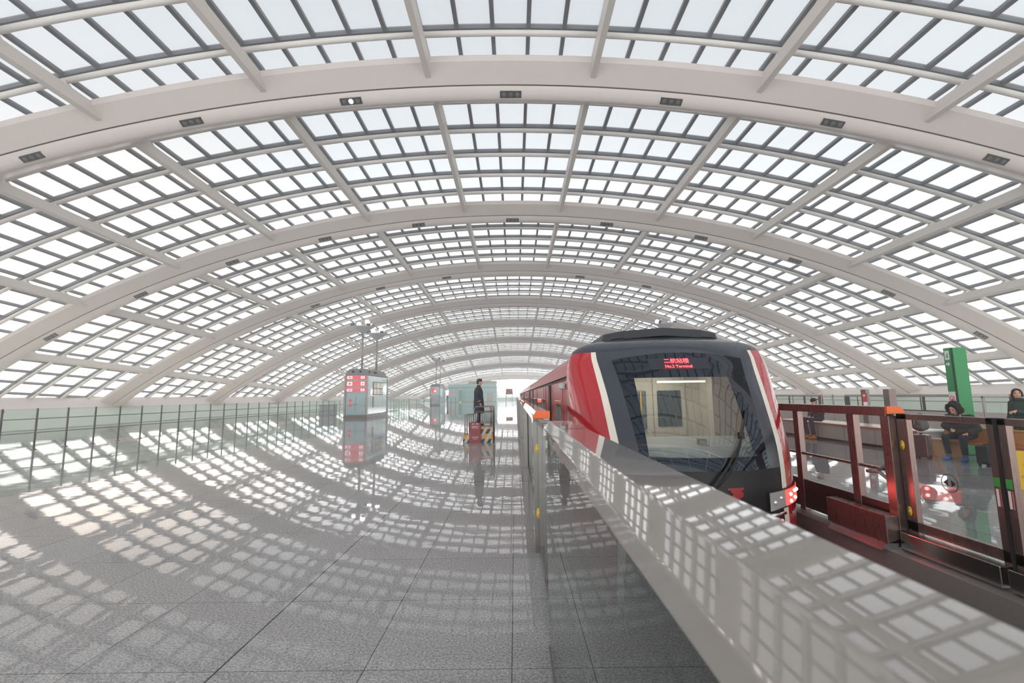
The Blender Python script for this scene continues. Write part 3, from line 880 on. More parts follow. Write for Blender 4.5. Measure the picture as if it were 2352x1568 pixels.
M['dark_frame'] = pm('dark_frame', lin(56, 54, 54), .45)
M['kick_beige'] = pm('kick_panel_beige', lin(206, 196, 190), .35, noise=.03, nscale=3)
def door_pair(label, x, sd, y0, y1, group, signs=False, far=False):
    t = thing('platform_door', label, 'platform door', (x, y0, 0), 0, group)
    L = y1 - y0; P = lambda a: a * sd
    def bx(b, xa, xb, *r, m=0):
        lo, hi = sorted((P(xa), P(xb))); b.box(lo, hi, *r, m=m)
    for k in (0, 1):
        ya, yb = (.0, L / 2 - .014) if k == 0 else (L / 2 + .014, L)
        b = MB()
        bx(b, .05, .11, ya, yb, 1.40, 1.46); bx(b, .05, .11, ya, yb, .02 if sd > 0 else .22, .08 if sd > 0 else .32)
        fw = .07 if sd < 0 else .03
        fa, fb = (fw, .13) if signs and k == 1 else (fw, fw)
        bx(b, .05, .11, ya, ya + fa, .02, 1.46); bx(b, .05, .11, yb - fb, yb, .02, 1.46)
        if far: bx(b, .06, .10, ya, yb, .04, .88)
        lf = b.build('door_leaf', M['kick_beige'] if far else (M['steel_post'] if sd > 0 else M['steel_red_sheen']), t, bevel=.003)
        if signs and k == 1:
            for z in (1.12, .42):
                b = MB(); b.lathe([(0, 0), (.034, 0), (.034, .003), (0, .003)], (0, 0, 0), 20, 0, 'x'); b.xf(Matrix.Translation((P(.113), yb - .05, z)) @ Matrix.Diagonal((-1, .9, 1.5, 1))); st_ = b.build('sticker', M['yellow'], lf)
                b = MB(); b.lathe([(0, 0), (.012, 0), (.012, .005), (0, .005)], (0, 0, 0), 14, 0, 'x'); b.xf(Matrix.Translation((P(.113), yb - .05, z)) @ Matrix.Diagonal((-1, 1, 1, 1))); b.build('sensor', M['white'], st_)
        b = MB(); bx(b, .076, .084, ya + fa, yb - fb, .08 if not far else .88, 1.40); b.build('glass_panel', M['glass'], lf)
        e = yb if k == 0 else ya
        b = MB(); signs and bx(b, .04, .12, e - (0 if k == 0 else .014), e + (.014 if k == 0 else 0), .02, 1.46); signs and b.build('rubber_edge', M['black'], lf)
        if signs:
            e2 = e - .035 if k == 0 else e + .035
            b = MB(); bx(b, .111, .114, e2 - .026, e2 + .026, .86, .94); b.build('arrow_sticker', M['green_sticker'], lf)
            b = MB(); bx(b, .111, .114, e2 - .018, e2 + .018, .69, .84); b.build('warning_sticker', M['white'], lf)
            b = MB(); bx(b, .114, .1155, e2 - .018, e2 - .006, .69, .84); b.build('warning_stripe', M['sticker_red'], lf)
    return t

# track on the left platform: units start at 5.2, 13.0 ... ; the nearest one ends at 3.33
near = barrier_unit('near platform screen with a wide steel top running close beside the viewer', .2, 1, -2.5, 3.33, None)
b = MB(); b.box(.05, .189, 5.0, 5.006, 1.5345, 1.536)
b.build('cover_joint', M['black'], near)
gl = 'platform screens along the train'
for i in range(8):
    ya = 5.2 + 7.8 * i
    barrier_unit('platform screen with an orange end cap beside the train, %s beyond the near one' % ORD[i], .2, 1, ya, ya + 5.9, gl, i < 2)
for i in range(8):
    yd = 3.33 if i == 0 else 5.2 + 7.8 * i - 1.9
    door_pair('closed glass platform door beside the train, %s from the camera end' % ORD[i], .2, 1, yd + .01, 5.19 + 7.8 * i, 'platform doors along the train', False)

# right platform
XRB = 4.37
ur = barrier_unit('platform screen with an orange cap and dark kick panels behind the red train nose', XRB, -1, 5.15, 11.05, None, True, [.06, .66, 1.78, 3.2, 4.5, 5.84])
b = MB(); b.box(-.34, -.19, 0, .95, .06, .36); b.build('motor_box', M['steel_red_sheen'], ur, bevel=.008)
b = MB(); b.hull8([(-.42, 0, 0), (-.19, 0, 0), (-.19, .85, 0), (-.42, .85, 0)], [(-.36, 0, .06), (-.19, 0, .12), (-.19, .85, .12), (-.36, .85, .06)]); b.build('sill', M['steel'], ur)
# two-arm bracket on the post
b = MB(); b.tube([(-.15, .10, .70), (-.15, .26, .78), (-.13, .45, .76)], .02, 8); b.tube([(-.15, .10, .92), (-.15, .26, .80)], .018, 8)
b.build('bracket', pm('bracket_grey', lin(150, 150, 148), .4), ur)
b = MB(); b.ball((-.13, .46, .76), .022, 10, 6); b.build('bracket_tip', M['sticker_red'], ur)
dr = door_pair('closed glass platform door with green arrow stickers, right of the train', XRB, -1, 3.04, 5.14, None, True)
b = MB(); b.box(-.22, -.05, .0, 1.01, .02, .2); b.build('door_sill', M['steel'], dr, bevel=.006)
b = MB(); b.box(-.22, -.05, 1.07, 2.09, .02, .2); b.build('door_sill', M['steel'], dr, bevel=.006)
# round sign with two arrowheads on the far leaf
lf = [c for c in dr.children if c.name.startswith('door_leaf')][1]
b = MB(); ring = []
for i in range(33):
    a = 2 * PI * i / 32; ring.append((-.0865, 1.58 + .085 * math.cos(a), .80 + .085 * math.sin(a)))
b.tube(ring, .003, 6, cap=False)
b.build('sign_ring', M['sticker_black'], lf)
for s_ in (-1, 1):
    b = MB(); b.prism([(1.58 + s_ * .062, .80), (1.58 + s_ * .018, .835), (1.58 + s_ * .018, .765)], 'x', -.088, -.085); b.build('sign_arrow', M['sticker_black'], lf)

# screens of the second track, far side of the right platform
for i in range(4):
    ya = 9.8 + 7.8 * i
    barrier_unit('low glass screen along the far track behind the right platform, %s from the camera end' % ORD[i], 16.95, 1, ya, ya + 5.9, 'screens of the far track', False, None, True)
    if i < 3:
        door_pair('glass doors in the screens of the far track, %s pair from the camera end' % ORD[i], 16.95, 1, ya + 5.91, ya + 7.79, 'doors of the far track', False, True)

# ------------------------------------------------------------------ glass railings
def railing(label, pts, spacing, h=1.5, group=None, cables=True):
    p0, p1 = Vector(pts[0]), Vector(pts[1]); d = p1 - p0; L = d.length
    rz = math.atan2(d.y, d.x)
    t = thing('glass_railing', label, 'railing', p0, rz, group)
    n = round(L / spacing)
    for i in range(n + 1):
        b = MB(); x = i * L / n
        b.box(x - .025, x + .025, -.02, .02, 0, h); b.box(x - .05, x + .05, -.06, .06, 0, .02)
        for z in (1.12, .62): b.box(x - .012, x + .012, -.075, -.02, z - .02, z + .02)
        b.build('post', M['steel_dark'], t)
    for i in range(n):
        b = MB(); b.box(i * L / n + .03, (i + 1) * L / n - .03, -.006, .006, .1, h - .02); b.build('glass_panel', M['glass_green'], t)
    for z in (1.12, .62):
        b = MB(); b.tube([(0, -.07, z), (L, -.07, z)], .016, 8); b.build('rail', M['steel_post'], t)
    return t
rl = railing('long glass railing on grey posts along the left edge of the platform', ((-17.75, 14.5, 0), (-15.0, 64.0, 0)), 1.1)
M['notice'] = pm('notice_grey', lin(90, 88, 84), .6)
for px_, z in ((.75, 1.4), (17.0, 1.4)):
    b = MB()
    for q in (-.36, .36): b.lathe([(0, -.012), (.045, -.012), (.045, -.008), (0, -.008)], (px_ + q, 0, z), 18, 0, 'y')
    b.build('prohibition_disc', M['sticker_red'], rl)
    t_ = text_mesh('notice_text', '请勿倚靠 请勿攀爬', .07, M['notice'], rl, (px_, -.01, z), (PI / 2, 0, 0), .001)
railing('glass railing behind the far track beyond the right platform', ((22.0, 52.0, 0), (22.0, 18.0, 0)), 2.2)
railing('short glass railing across the far end of the left platform', ((-15.0, 64.2, 0), (-12.2, 66.0, 0)), 1.0)
# ------------------------------------------------------------------ roof spotlights
M['spot_box'] = pm('spot_housing', lin(52, 52, 54), .6)
M['spot_lamp'] = pm('spot_lamp_off', lin(96, 96, 98), .35)
M['spot_on'] = pm('spot_lamp_on', lin(255, 255, 250), .3, emit=(1, .98, .94), estr=14)
def spot_unit(n, k, idx, lit=False):
    Y = arch_y(n); s = k * PS
    x0, Rr, zt = vparams(Y)
    p = Vector((VP_(Y, s, .13)[0], Y - .36, VP_(Y, s, .13)[2]))
    a = math.atan2(p.x - x0, p.z - (zt - Rr))
    lab = ('triple spotlight with one lit lamp under the nearest roof arch' if lit else
           'unlit triple spotlight under the %s roof arch, %s from the left' % (('nearest', 'second', 'third')[n - 1], ORD[idx]))
    t = thing('roof_spotlight', lab, 'spotlight', p, 0, 'triple spotlights under the %s roof arch' % ('nearest', 'second', 'third')[n - 1])
    rot = Matrix.Rotation(a, 4, 'Y') @ Matrix.Rotation(R(-33), 4, 'X')
    b = MB(); b.box(-.52, .52, -.15, .15, -.06, .05); b.xf(rot)
    b.build('housing', M['spot_box'], t)
    for i in (-1, 0, 1):
        b = MB(); b.lathe([(.0, -.075), (.09, -.075), (.11, -.06), (.0, -.06)], (i * .33, 0, 0), 16); b.xf(rot)
        b.build('lamp', M['spot_on'] if lit and i == 0 else M['spot_lamp'], t)
for n, ks in ((1, range(-3, 4)), (2, range(-5, 6)), (3, (-3, -2, -1, 1, 2))):
    for idx, k in enumerate(ks): spot_unit(n, k, idx, n == 1 and k == -1)

# ------------------------------------------------------------------ service kiosks with lamp masts
M['mint'] = pm('mint_glass_cladding', lin(196, 226, 222), .12, coat=.4, noise=.04, nscale=1.2)
M['mint_dark'] = pm('mint_panel_matt', lin(182, 206, 208), .35, noise=.04, nscale=2)
M['kiosk_steel'] = pm('kiosk_steel', lin(176, 170, 162), .4, metal=.3, noise=.05, nscale=6)
M['kiosk_roof'] = pm('kiosk_roof_grey', lin(142, 144, 144), .45, noise=.05, nscale=4)
M['screen_red'] = pm('screen_red', lin(226, 92, 104), .3, emit=lin(232, 84, 96), estr=.45)
M['screen_white'] = pm('screen_white', lin(250, 232, 236), .3, emit=lin(255, 236, 240), estr=.6)
M['plinth'] = pm('plinth_stone', lin(128, 118, 112), .4)
M['dark_gap'] = pm('dark_gap', lin(40, 46, 48), .7)
M['lampmetal'] = pm('lamp_aluminium', lin(205, 208, 210), .4, metal=.2)
M['bulb_on'] = pm('bulb_on', lin(255, 255, 255), .3, emit=(1, .98, .95), estr=30)
def mast(label, x, y, z0, z1, lit, group, r=.095, rim=1.08):
    t = thing('lamp_mast', label, 'lamp mast', (x, y, z0), 0, group)
    h = z1 - z0
    b = MB(); b.tube([(0, 0, 0), (0, 0, h - .62)], r, 14); b.build('pole', M['kiosk_steel'], t)
    b = MB(); b.lathe([(.1, h - .66), (.16, h - .62), (rim * .74, h - .13), (rim, h), (rim * .96, h + .02), (.3, h - .1), (.0, h - .1)], (0, 0, 0), 28); b.build('bowl', M['lampmetal'], t)
    for i in range(4):
        a = PI / 4 + i * PI / 2
        c, s_ = math.cos(a), math.sin(a)
        b = MB(); b.box(-.14, .14, -.12, .12, -.05, .16); b.xf(Matrix.Translation((c * rim * .86, s_ * rim * .86, h + .06)) @ Matrix.Rotation(a, 4, 'Z') @ Matrix.Rotation(R(25), 4, 'Y'))
        f = b.build('floodlight', M['dark_gap'], t)
        b = MB(); b.ball((c * rim * .74, s_ * rim * .74, h + .32), .2 if lit and i in (1, 3) else .09, 12, 8); b.build('bulb', M['bulb_on'] if lit and i in (1, 3) else M['white'], f)
    return t
def kiosk(label, x0, x1, y0, y1, posters=True):
    w, l = x1 - x0, y1 - y0
    t = thing('service_kiosk', label, 'kiosk', (x0, y0, 0), 0, 'mint service kiosks on the left platform')
    H0, H1 = 3.62, 4.2
    b = MB(); b.box(-.06, w + .06, -.06, l + .06, 0, .24); b.build('plinth', M['plinth'], t, bevel=.01)
    b = MB(); b.box(.05, w - .05, .05, l - .05, .24, H0); b.build('body', M['mint_dark'], t)
    for cx, cy in ((0, 0), (w, 0), (0, l), (w, l)):
        b = MB(); b.box(cx - .07, cx + .07, cy - .07, cy + .07, .24, H0); b.build('corner_post', M['kiosk_steel'], t, bevel=.01)
    b = MB(); e = .32
    b.hull8([(-.05, -.05, H0), (w + .05, -.05, H0), (w + .05, l + .05, H0), (-.05, l + .05, H0)], [(e * .6, e, H1), (w - e * .6, e, H1), (w - e * .6, l - e, H1), (e * .6, l - e, H1)])
    rf = b.build('roof', M['kiosk_roof'], t, bevel=.02)
    for px_ in (w * .33, w * .66):
        b = MB(); b.lathe([(0, -.03), (.1, -.03), (.1, .04), (0, .04)], (0, 0, 0), 16, 0, 'y'); b.xf(Matrix.Translation((px_, .1, 3.95)) @ Matrix.Rotation(R(-28), 4, 'X'))
        b.build('roof_nozzle', M['dark_gap'], rf)
    for py in (.7, 2.2, 2.6):
        b = MB(); b.lathe([(0, -.03), (.09, -.03), (.09, .04), (0, .04)], (0, 0, 0), 14, 0, 'x'); b.xf(Matrix.Translation((w - .06, py, 3.95)) @ Matrix.Rotation(R(-15), 4, 'Y'))
        b.build('roof_nozzle', M['dark_gap'], rf)
    # front end
    if posters:
        for z0, z1 in ((3.28, 3.60), (2.68, 3.14), (2.22, 2.52)):
            b = MB(); b.box(.1, w - .12, -.02, .06, z0, z1); sc = b.build('display', M['screen_red'], t)
            for a0, a1 in ((.18, .62), (w - .55, w - .22)):
                b = MB(); zc = (z0 + z1) / 2; hh_ = (z1 - z0) * .34
                b.box(a0, a1, -.026, -.02, zc - hh_, zc + hh_)
                i_ = b.build('display_icon', M['screen_white'], sc)
                b = MB(); b.box(a0 + .12, a1 - .1, -.032, -.026, zc - hh_ * .45, zc + hh_ * .45); b.build('icon_mark', M['screen_red'], i_)
    else:
        b = MB(); b.box(.12, w - .12, -.02, .06, 2.1, 3.55); sc = b.build('front_panel', M['mint'], t)
        b = MB(); b.lathe([(0, -.006), (.42, -.006), (.42, 0), (0, 0)], (w * .52, -.022, 2.75), 24, 0, 'y'); d = b.build('round_sign', M['screen_red'], sc)
        b = MB(); b.lathe([(0, -.004), (.27, -.004), (.27, 0), (0, 0)], (w * .52, -.029, 2.75), 24, 0, 'y'); b.build('sign_disc', M['screen_white'], d)
        b = MB(); b.box(.16, w * .45, -.026, -.02, 2.5, 3.4); b.build('poster', M['screen_red'], sc)
    for i in (0, 1):
        xa = .1 + i * (w - .2) / 2
        b = MB(); b.box(xa + .01, xa + (w - .2) / 2 - .01, -.02, .06, .3, 1.78); d = b.build('door', M['mint_dark'], t)
        b = MB(); b.box(xa, xa + (w - .2) / 2, -.024, -.02, 1.06, 1.075); b.build('door_seam', M['dark_gap'], d)
        b = MB(); b.ball((w / 2 + (-.12 if i == 0 else .12), -.05, 1.18), .035, 10, 6); b.build('handle', M['dark_gap'], d)
    for z, r in ((1.5, .13), (1.1, .13)):
        b = MB(); b.lathe([(0, -.005), (r, -.005), (r, 0), (0, 0)], (.5, -.022, z), 18, 0, 'y'); b.build('hydrant_sign', M['screen_red'], t)
    # long side clad in mint glass
    zs_ = (.3, 1.05, 1.8, 2.6, 3.12, 3.6); ys_ = (.1, 1.6, 4.4, l - .1)
    for i in range(len(zs_) - 1):
        for j in range(3):
            b = MB(); b.box(w - .06, w + .02, ys_[j] + .012, ys_[j + 1] - .012, zs_[i] + .012, zs_[i + 1] - .012); b.build('glass_cladding', M['mint'], t)
    if posters:
        b = MB(); b.box(w, w + .05, 1.55, 4.5, 1.95, 3.1); fr_ = b.build('poster_case', M['dark_gap'], t, bevel=.01)
        cols = [(176, 168, 140), (214, 200, 150), (200, 190, 150), (246, 206, 180), (196, 206, 180), (150, 130, 146)]
        for q in range(6):
            yy = 1.62 + (q % 3) * .96; zz = 2.56 if q < 3 else 2.0
            b = MB(); b.box(w + .05, w + .054, yy, yy + .88, zz, zz + .5)
            b.build('poster', pm('poster_%d' % q, lin(*cols[q]), .3, noise=.35, nscale=6), fr_)
        b = MB(); b.box(w + .02, w + .026, .25, .85, 1.95, 2.45); b.build('notice', M['white'], t)
        b = MB(); b.box(w + .03, w + .034, 1.45, 1.85, .85, 1.8); b.build('sign_strip', pm('sign_maroon', lin(96, 66, 72), .4), t)
    else:
        b = MB(); b.box(w + .02, w + .026, 1.0, 3.0, 1.7, 3.3); b.build('map_panel', pm('map_blue', lin(196, 220, 232), .3), t)
    return t
k1 = kiosk('nearer mint green service kiosk with three red display panels on the left platform', -14.52, -12.62, 38.6, 44.6)
mast('lit lamp mast rising from the front of the nearer kiosk', -13.5, 39.75, 4.2, 8.0, True, 'lamp masts on the kiosks')
mast('lit lamp mast rising from the rear of the nearer kiosk', -13.1, 42.6, 4.2, 7.75, True, 'lamp masts on the kiosks', .095, 1.0)
kiosk('farther mint green service kiosk with a round red sign on its front', -16.55, -14.72, 88.5, 95.5, False)
mast('lamp mast on the front of the farther kiosk', -15.6, 89.6, 4.2, 9.1, False, 'lamp masts on the kiosks')
mast('lamp mast on the rear of the farther kiosk', -15.3, 92.6, 4.2, 8.9, False, 'lamp masts on the kiosks')
mast('lit lamp mast showing above the roof of the train', 14.55, 43.0, 0, 8.35, True, None)

# ------------------------------------------------------------------ grey box behind the railing
t = thing('storage_box', 'grey metal box standing behind the left glass railing beside the nearer kiosk', 'box', (-19.15, 46.5, 0))
b = MB(); b.box(-.75, .75, -.4, .4, 0, 1.05); b.build('case', pm('box_grey', lin(196, 190, 190), .4, noise=.08, nscale=3), t, bevel=.02)
b = MB(); b.box(-.79, .79, -.44, .44, 1.05, 1.09); b.build('lid', M['white'], t, bevel=.01)
b = MB(); b.box(.38, .6, -.405, -.4, .62, .9); b.build('plate', M['white'], t)

# ------------------------------------------------------------------ far building and its surroundings
M['mint_far'] = pm('mint_building_glass', lin(150, 218, 212), .2, noise=.05, nscale=.6)
bd = thing('glass_building', 'mint glass building closing the far end of the left platform', 'building', (-19.0, 129.5, 0))
b = MB(); b.box(0, 13.8, 0, 9, 0, 4.2); b.build('wall_core', M['kiosk_roof'], bd)
for i in range(6):
    for z0, z1 in ((.15, 1.4), (1.45, 2.7), (2.75, 4.1)):
        b = MB(); b.box(i * 2.3 + .02, i * 2.3 + 2.28, -.06, .02, z0, z1); b.build('glass_cladding', M['mint_far'], bd)
b = MB(); b.box(-.2, 14.0, -.4, 9, 4.2, 4.3); b.build('canopy', M['kiosk_roof'], bd)
b = MB(); b.box(0, 13.8, -.2, 9, 4.3, 5.1); b.build('parapet', M['mint_far'], bd)
b = MB(); b.box(10.9, 12.7, -.12, .0, .1, 2.5); b.build('door', pm('far_door', lin(186, 182, 168), .5), bd)
b = MB(); b.box(.2, 1.9, -.1, -.05, 2.2, 2.7); b.build('sign', M['screen_red'], bd)
b = MB(); b.box(5.6, 13.8, 1.0, 8.6, 5.1, 6.0); b.build('upper_box', M['kiosk_steel'], bd)
t = thing('sign_pillar', 'slim green sign pillar in front of the far glass building', 'sign pillar', (-15.3, 126.5, 0))
b = MB(); b.box(-.42, .42, -.2, .2, 0, .28); b.box(-.42, .42, -.2, .2, 3.5, 3.85); b.build('end_band', M['white'], t)
b = MB(); b.box(-.42, .42, -.2, .2, .28, 3.5); b.build('panel', M['green'], t)
t = thing('queue_frame', 'small dark metal frame standing between the far kiosk and the far building', 'frame', (-9.95, 72.5, 0))
b = MB(); b.tube([(-.3, 0, 0), (-.3, 0, 1.38), (.4, 0, 1.38), (.4, 0, 0)], .035, 8); b.build('frame_tube', M['dark_gap'], t)
t = thing('information_post', 'dark information post beside the farther kiosk', 'information post', (-13.7, 92.0, 0))
b = MB(); b.box(-.2, .2, -.12, .12, 0, 1.9); b.build('column', M['kiosk_roof'], t, bevel=.02)
b = MB(); b.box(-.22, .22, -.16, -.12, 1.2, 1.85); b.build('screen', M['dark_gap'], t)
t = thing('billboard', 'red billboard with a dark picture on thin legs beyond the guard', 'billboard', (-1.05, 82.5, 0))
b = MB(); b.box(-.62, .62, -.05, .05, 1.95, 2.98); bb_ = b.build('board', pm('billboard_red', lin(206, 60, 72), .4), t)
b = MB(); b.prism([(-.6, 1.97), (-.6, 2.95), (-.4, 2.7), (-.1, 2.45), (.1, 2.62), (.35, 2.4), (.5, 1.97)], 'y', -.056, -.05); b.build('picture', pm('billboard_dark', lin(92, 86, 80), .5), bb_)
b = MB(); b.prism([(-.6, 2.36), (-.6, 2.42), (.45, 2.02), (.42, 1.97), (.3, 1.97)], 'y', -.058, -.056); b.build('picture_stripe', M['stripe'], bb_)
for x in (-.58, .58):
    b = MB(); b.box(x - .03, x + .03, -.03, .03, 0, 1.95); b.build('leg', M['kiosk_roof'], t)
railing('low glass railing in front of the bright far opening', ((-3.9, 92.0, 0), (.1, 92.0, 0)), 2.0, 1.6)
t = thing('outdoor_parapet', 'low grey parapet outside the bright far opening', 'parapet', (0, 200, -1.2))
b = MB(); b.box(-70, 60, 0, .6, 0, 2.0); b.build('base_course', M['kiosk_roof'], t)
b = MB(); b.box(-70, 60, .05, .55, 2.0, 4.6); b.build('upper_course', pm('parapet_white', lin(240, 240, 238), .7), t)

# ------------------------------------------------------------------ guard's platform
M['hazard'] = None
def hazard():
    m, nt, bs = base_mat('hazard_stripes')
    tc = nd(nt, 'ShaderNodeTexCoord'); sx = nd(nt, 'ShaderNodeSeparateXYZ'); nt.links.new(tc.outputs['Object'], sx.inputs[0])
    u = mth(nt, 'SUBTRACT', sx.outputs[0], mth(nt, 'MULTIPLY', sx.outputs[2], .57))
    f = mth(nt, 'FRACT', mth(nt, 'DIVIDE', u, .25))
    white = mth(nt, 'LESS_THAN', f, .5)
    g = mth(nt, 'FRACT', mth(nt, 'ADD', mth(nt, 'DIVIDE', sx.outputs[2], .36), .1))
    blk = mth(nt, 'LESS_THAN', g, .45)
    c = mixc(nt, blk, lin(238, 168, 20), lin(38, 38, 40))
    nt.links.new(mixc(nt, white, c, lin(206, 206, 206)), bs.inputs['Base Color'])
    bs.inputs['Roughness'].default_value = .4
    return m
M['hazard'] = hazard()
gp = thing('guard_platform', 'raised guard platform with hazard stripes and tube railings, the guard on top', 'guard platform', (-1.95, 17.1, 0))
b = MB(); b.box(.22, 1.10, 0, .75, 0, .57); b.build('box', M['hazard'], gp, bevel=.006)
b = MB(); b.box(-.02, .22, .05, .7, 0, .29); b.build('step', M['hazard'], gp, bevel=.006)
b = MB(); b.box(.2, 1.12, -.02, .77, .57, .60); b.build('deck', pm('deck_grey', lin(150, 150, 150), .6), gp)
M['rail_steel'] = pm('platform_rail_steel', lin(140, 132, 128), .3, metal=.9)
def rail(y, front):
    q = 'railing'
    b = MB(); b.tube([(.06, y, 0.28), (.06, y, 1.03), (.36, y, 1.03), (.40, y, 1.08), (.42, y, 1.24), (.46, y, 1.32), (1.08, y, 1.32), (1.12, y, 1.28), (1.12, y, .0)], .020, 8)
    b.build('top_rail', M['rail_steel'], gp)
    b = MB(); b.tube([(.4, y, 1.13), (1.12, y, 1.13)], .012, 8); b.build('middle_rail', M['rail_steel'], gp)
    b = MB(); b.tube([(.25, y, .70), (1.12, y, .70)], .012, 8); b.build('bottom_rail', M['rail_steel'], gp)
    for x, z0, z1 in [(.14, .29, 1.03), (.22, .60, 1.03), (.30, .60, 1.03), (.39, .6, 1.06)] + [(.46 + .092 * i, .70, 1.13) for i in range(7)] + [(1.02, .60, 1.32)]:
        b = MB(); b.tube([(x, y, z0), (x, y, z1)], .011 if x not in (.14, 1.02) else .018, 6); b.build('baluster', M['rail_steel'], gp)
rail(.0, True); rail(.74, False)
b = MB(); b.tube([(1.12, 0, 1.32), (1.12, .74, 1.32)], .02, 8); b.build('end_rail', M['rail_steel'], gp)
M['board_red'] = pm('board_red', lin(150, 40, 50), .4, noise=.05, nscale=5)
t = thing('notice_board', 'dark red notice board leaning on the front of the guard platform', 'notice board', (-1.72, 16.98, 0))
b = MB(); b.box(0, .43, 0, .025, 0, .74); b.xf(Matrix.Rotation(R(-4), 4, 'X')); b.build('panel', M['board_red'], t, bevel=.006)
for s_, sz, z in (('温馨提示', .066, .58), ('安全门 禁止倚靠', .03, .53), ('北京地铁', .066, .20), ('机场线运营', .03, .14)):
    text_mesh('notice_text', s_, sz, M['white'], t, (.215, -.003 + z * math.sin(R(4)), z), (PI / 2 - R(4), 0, 0), .001)
b = MB(); b.box(.10, .18, -.003 + .05, -.001 + .05, .67, .70); b.box(.25, .33, .047, .049, .67, .70); b.build('label_strip', M['white'], t)

# ------------------------------------------------------------------ right platform furniture
M['wood'] = pm('bench_wood', lin(196, 140, 74), .35, noise=.18, nscale=3, stretch=(8, .6, 8))
M['wood_red'] = pm('bench_seat_wood', lin(186, 104, 62), .35, noise=.15, nscale=3, stretch=(8, .6, 8))
M['bench_grey'] = pm('bench_grey_panel', lin(172, 166, 160), .5, noise=.03, nscale=1)
M['counter_white'] = pm('bench_white_top', lin(236, 232, 226), .25)
t = thing('platform_bench', 'long grey panelled bench with a wooden edge on the right platform', 'bench', (10.95, 12.75, 0))
Lb = 6.4
b = MB(); b.box(.0, 1.1, 0, Lb, .08, .55); b.build('body', M['bench_grey'], t, bevel=.01)
for i in range(1, 5):
    b = MB(); b.box(-.002, .0, i * 1.3, i * 1.3 + .012, .08, .55); b.build('panel_gap', M['dark_gap'], t)
b = MB(); b.box(-.04, .12, -.04, Lb, .55, .60); b.build('wood_edge', M['wood_red'], t, bevel=.008)
b = MB(); b.box(.12, 1.14, -.04, Lb, .55, .60); b.build('top', M['counter_white'], t, bevel=.008)
for y in (.15, 2.1, 4.2, 6.2):
    b = MB(); b.box(.08, 1.0, y - .1, y + .1, 0, .08); b.build('foot', M['dark_gap'], t)
def wood_bench(label, x, y, L, back=True):
    t = thing('wooden_bench', label, 'bench', (x, y, 0), 0, 'wooden benches on the right platform')
    b = MB(); b.box(0, .46, 0, L, .40, .46); b.build('seat', M['wood_red'], t, bevel=.01)
    b = MB(); b.box(.44, .52, 0, L, .40, .74); b.build('backrest', M['wood'], t, bevel=.01)
    b = MB(); b.box(.42, .60, -.01, L + .01, .74, .78); b.build('top_rail', M['wood'], t, bevel=.008)
    for yy in (.02, L / 2 - .2, L - .42):
        b = MB(); b.box(.06, .48, yy, yy + .4, 0, .40); b.build('leg', M['wood'], t, bevel=.008)
    return t
wood_bench('long wooden bench that the hooded man sits on', 10.85, 9.0, 3.15)
wood_bench('wooden bench behind the man with tan boots', 10.95, 19.7, 2.4)

# green sign pillar
t = thing('sign_pillar', 'tall green sign pillar with a no smoking notice behind the hooded man', 'sign pillar', (11.75, 12.15, 0))
b = MB(); b.box(-.01, .39, .0, .22, 0, 2.84); b.build('core', M['dark_gap'], t, bevel=.008)
b = MB(); b.box(.03, .385, -.012, .0, .02, 2.84); b.build('front_panel', M['green'], t)
b = MB(); b.box(-.022, -.01, .02, .2, 1.66, 2.84); sp = b.build('side_panel', M['green'], t)
b = MB(); b.box(-.022, -.01, .02, .2, .02, 1.66); wp = b.build('side_notice', M['white'], t)
def ring_x(mb, y, z, r, x, w=.008):
    pts = [(x, y + r * .9 * math.cos(2 * PI * i / 24), z + r * 1.25 * math.sin(2 * PI * i / 24)) for i in range(25)]
    mb.tube(pts, w, 6, cap=False)
b = MB(); ring_x(b, .11, 1.45, .075, -.024); b.tube([(-.024, .06, 1.53), (-.024, .16, 1.37)], .008, 6); b.build('no_smoking_sign', pm('sign_red', lin(210, 40, 44), .4), wp)
b = MB(); b.box(-.0245, -.022, .08, .15, 1.43, 1.455); b.build('cigarette_mark', M['dark_gap'], wp)
text_mesh('notice_text', '请勿', .06, M['sticker_red'], wp, (-.0225, .11, 1.26), (PI / 2, 0, -PI / 2), .001)
text_mesh('notice_text', '吸烟', .06, M['sticker_red'], wp, (-.0225, .11, 1.18), (PI / 2, 0, -PI / 2), .001)
b = MB(); b.box(-.0245, -.022, .05, .17, 2.52, 2.76); ic = b.build('exit_icon', M['white'], sp)
b = MB(); b.box(-.026, -.0245, .085, .11, 2.56, 2.70); b.box(-.026, -.0245, .12, .14, 2.56, 2.66); b.build('exit_mark', M['green'], ic)
b = MB(); b.prism([(.05, 2.40), (.11, 2.46), (.11, 2.42), (.17, 2.42), (.17, 2.38), (.11, 2.38), (.11, 2.34)], 'x', -.0245, -.022); b.build('arrow', M['white'], sp)

# two grey posts behind the bench, the first with a red sign
for lab, x, y, sign in (('grey post carrying a red and white sign behind the grey bench', 12.42, 16.2, True), ('plain grey post behind the grey bench, nearer the green pillar', 12.35, 15.0, False)):
    t = thing('signal_post', lab, 'post', (x, y, 0))
    b = MB(); b.box(-.06 if not sign else .04, .17, 0, .24, 0, 1.76); b.build('column', M['steel_post'], t, bevel=.01)
    if not sign:
        b = MB(); b.box(-.06, .17, -.006, .0, .02, 1.74); b.build('front_plate', pm('post_brown_steel', lin(140, 126, 122), .35, metal=.7), t)
    if sign:
        b = MB(); b.box(-.12, .06, -.03, 0.0, 1.16, 1.64); s_ = b.build('sign_board', pm('sign_board_red', lin(176, 24, 36), .35), t, bevel=.004)
        b = MB(); b.box(-.10, .04, -.036, -.03, 1.2, 1.32); b.build('white_field', M['white'], s_)
        b = MB(); b.box(-.09, -.02, -.036, -.03, 1.52, 1.57); b.build('pictogram', M['white'], s_)

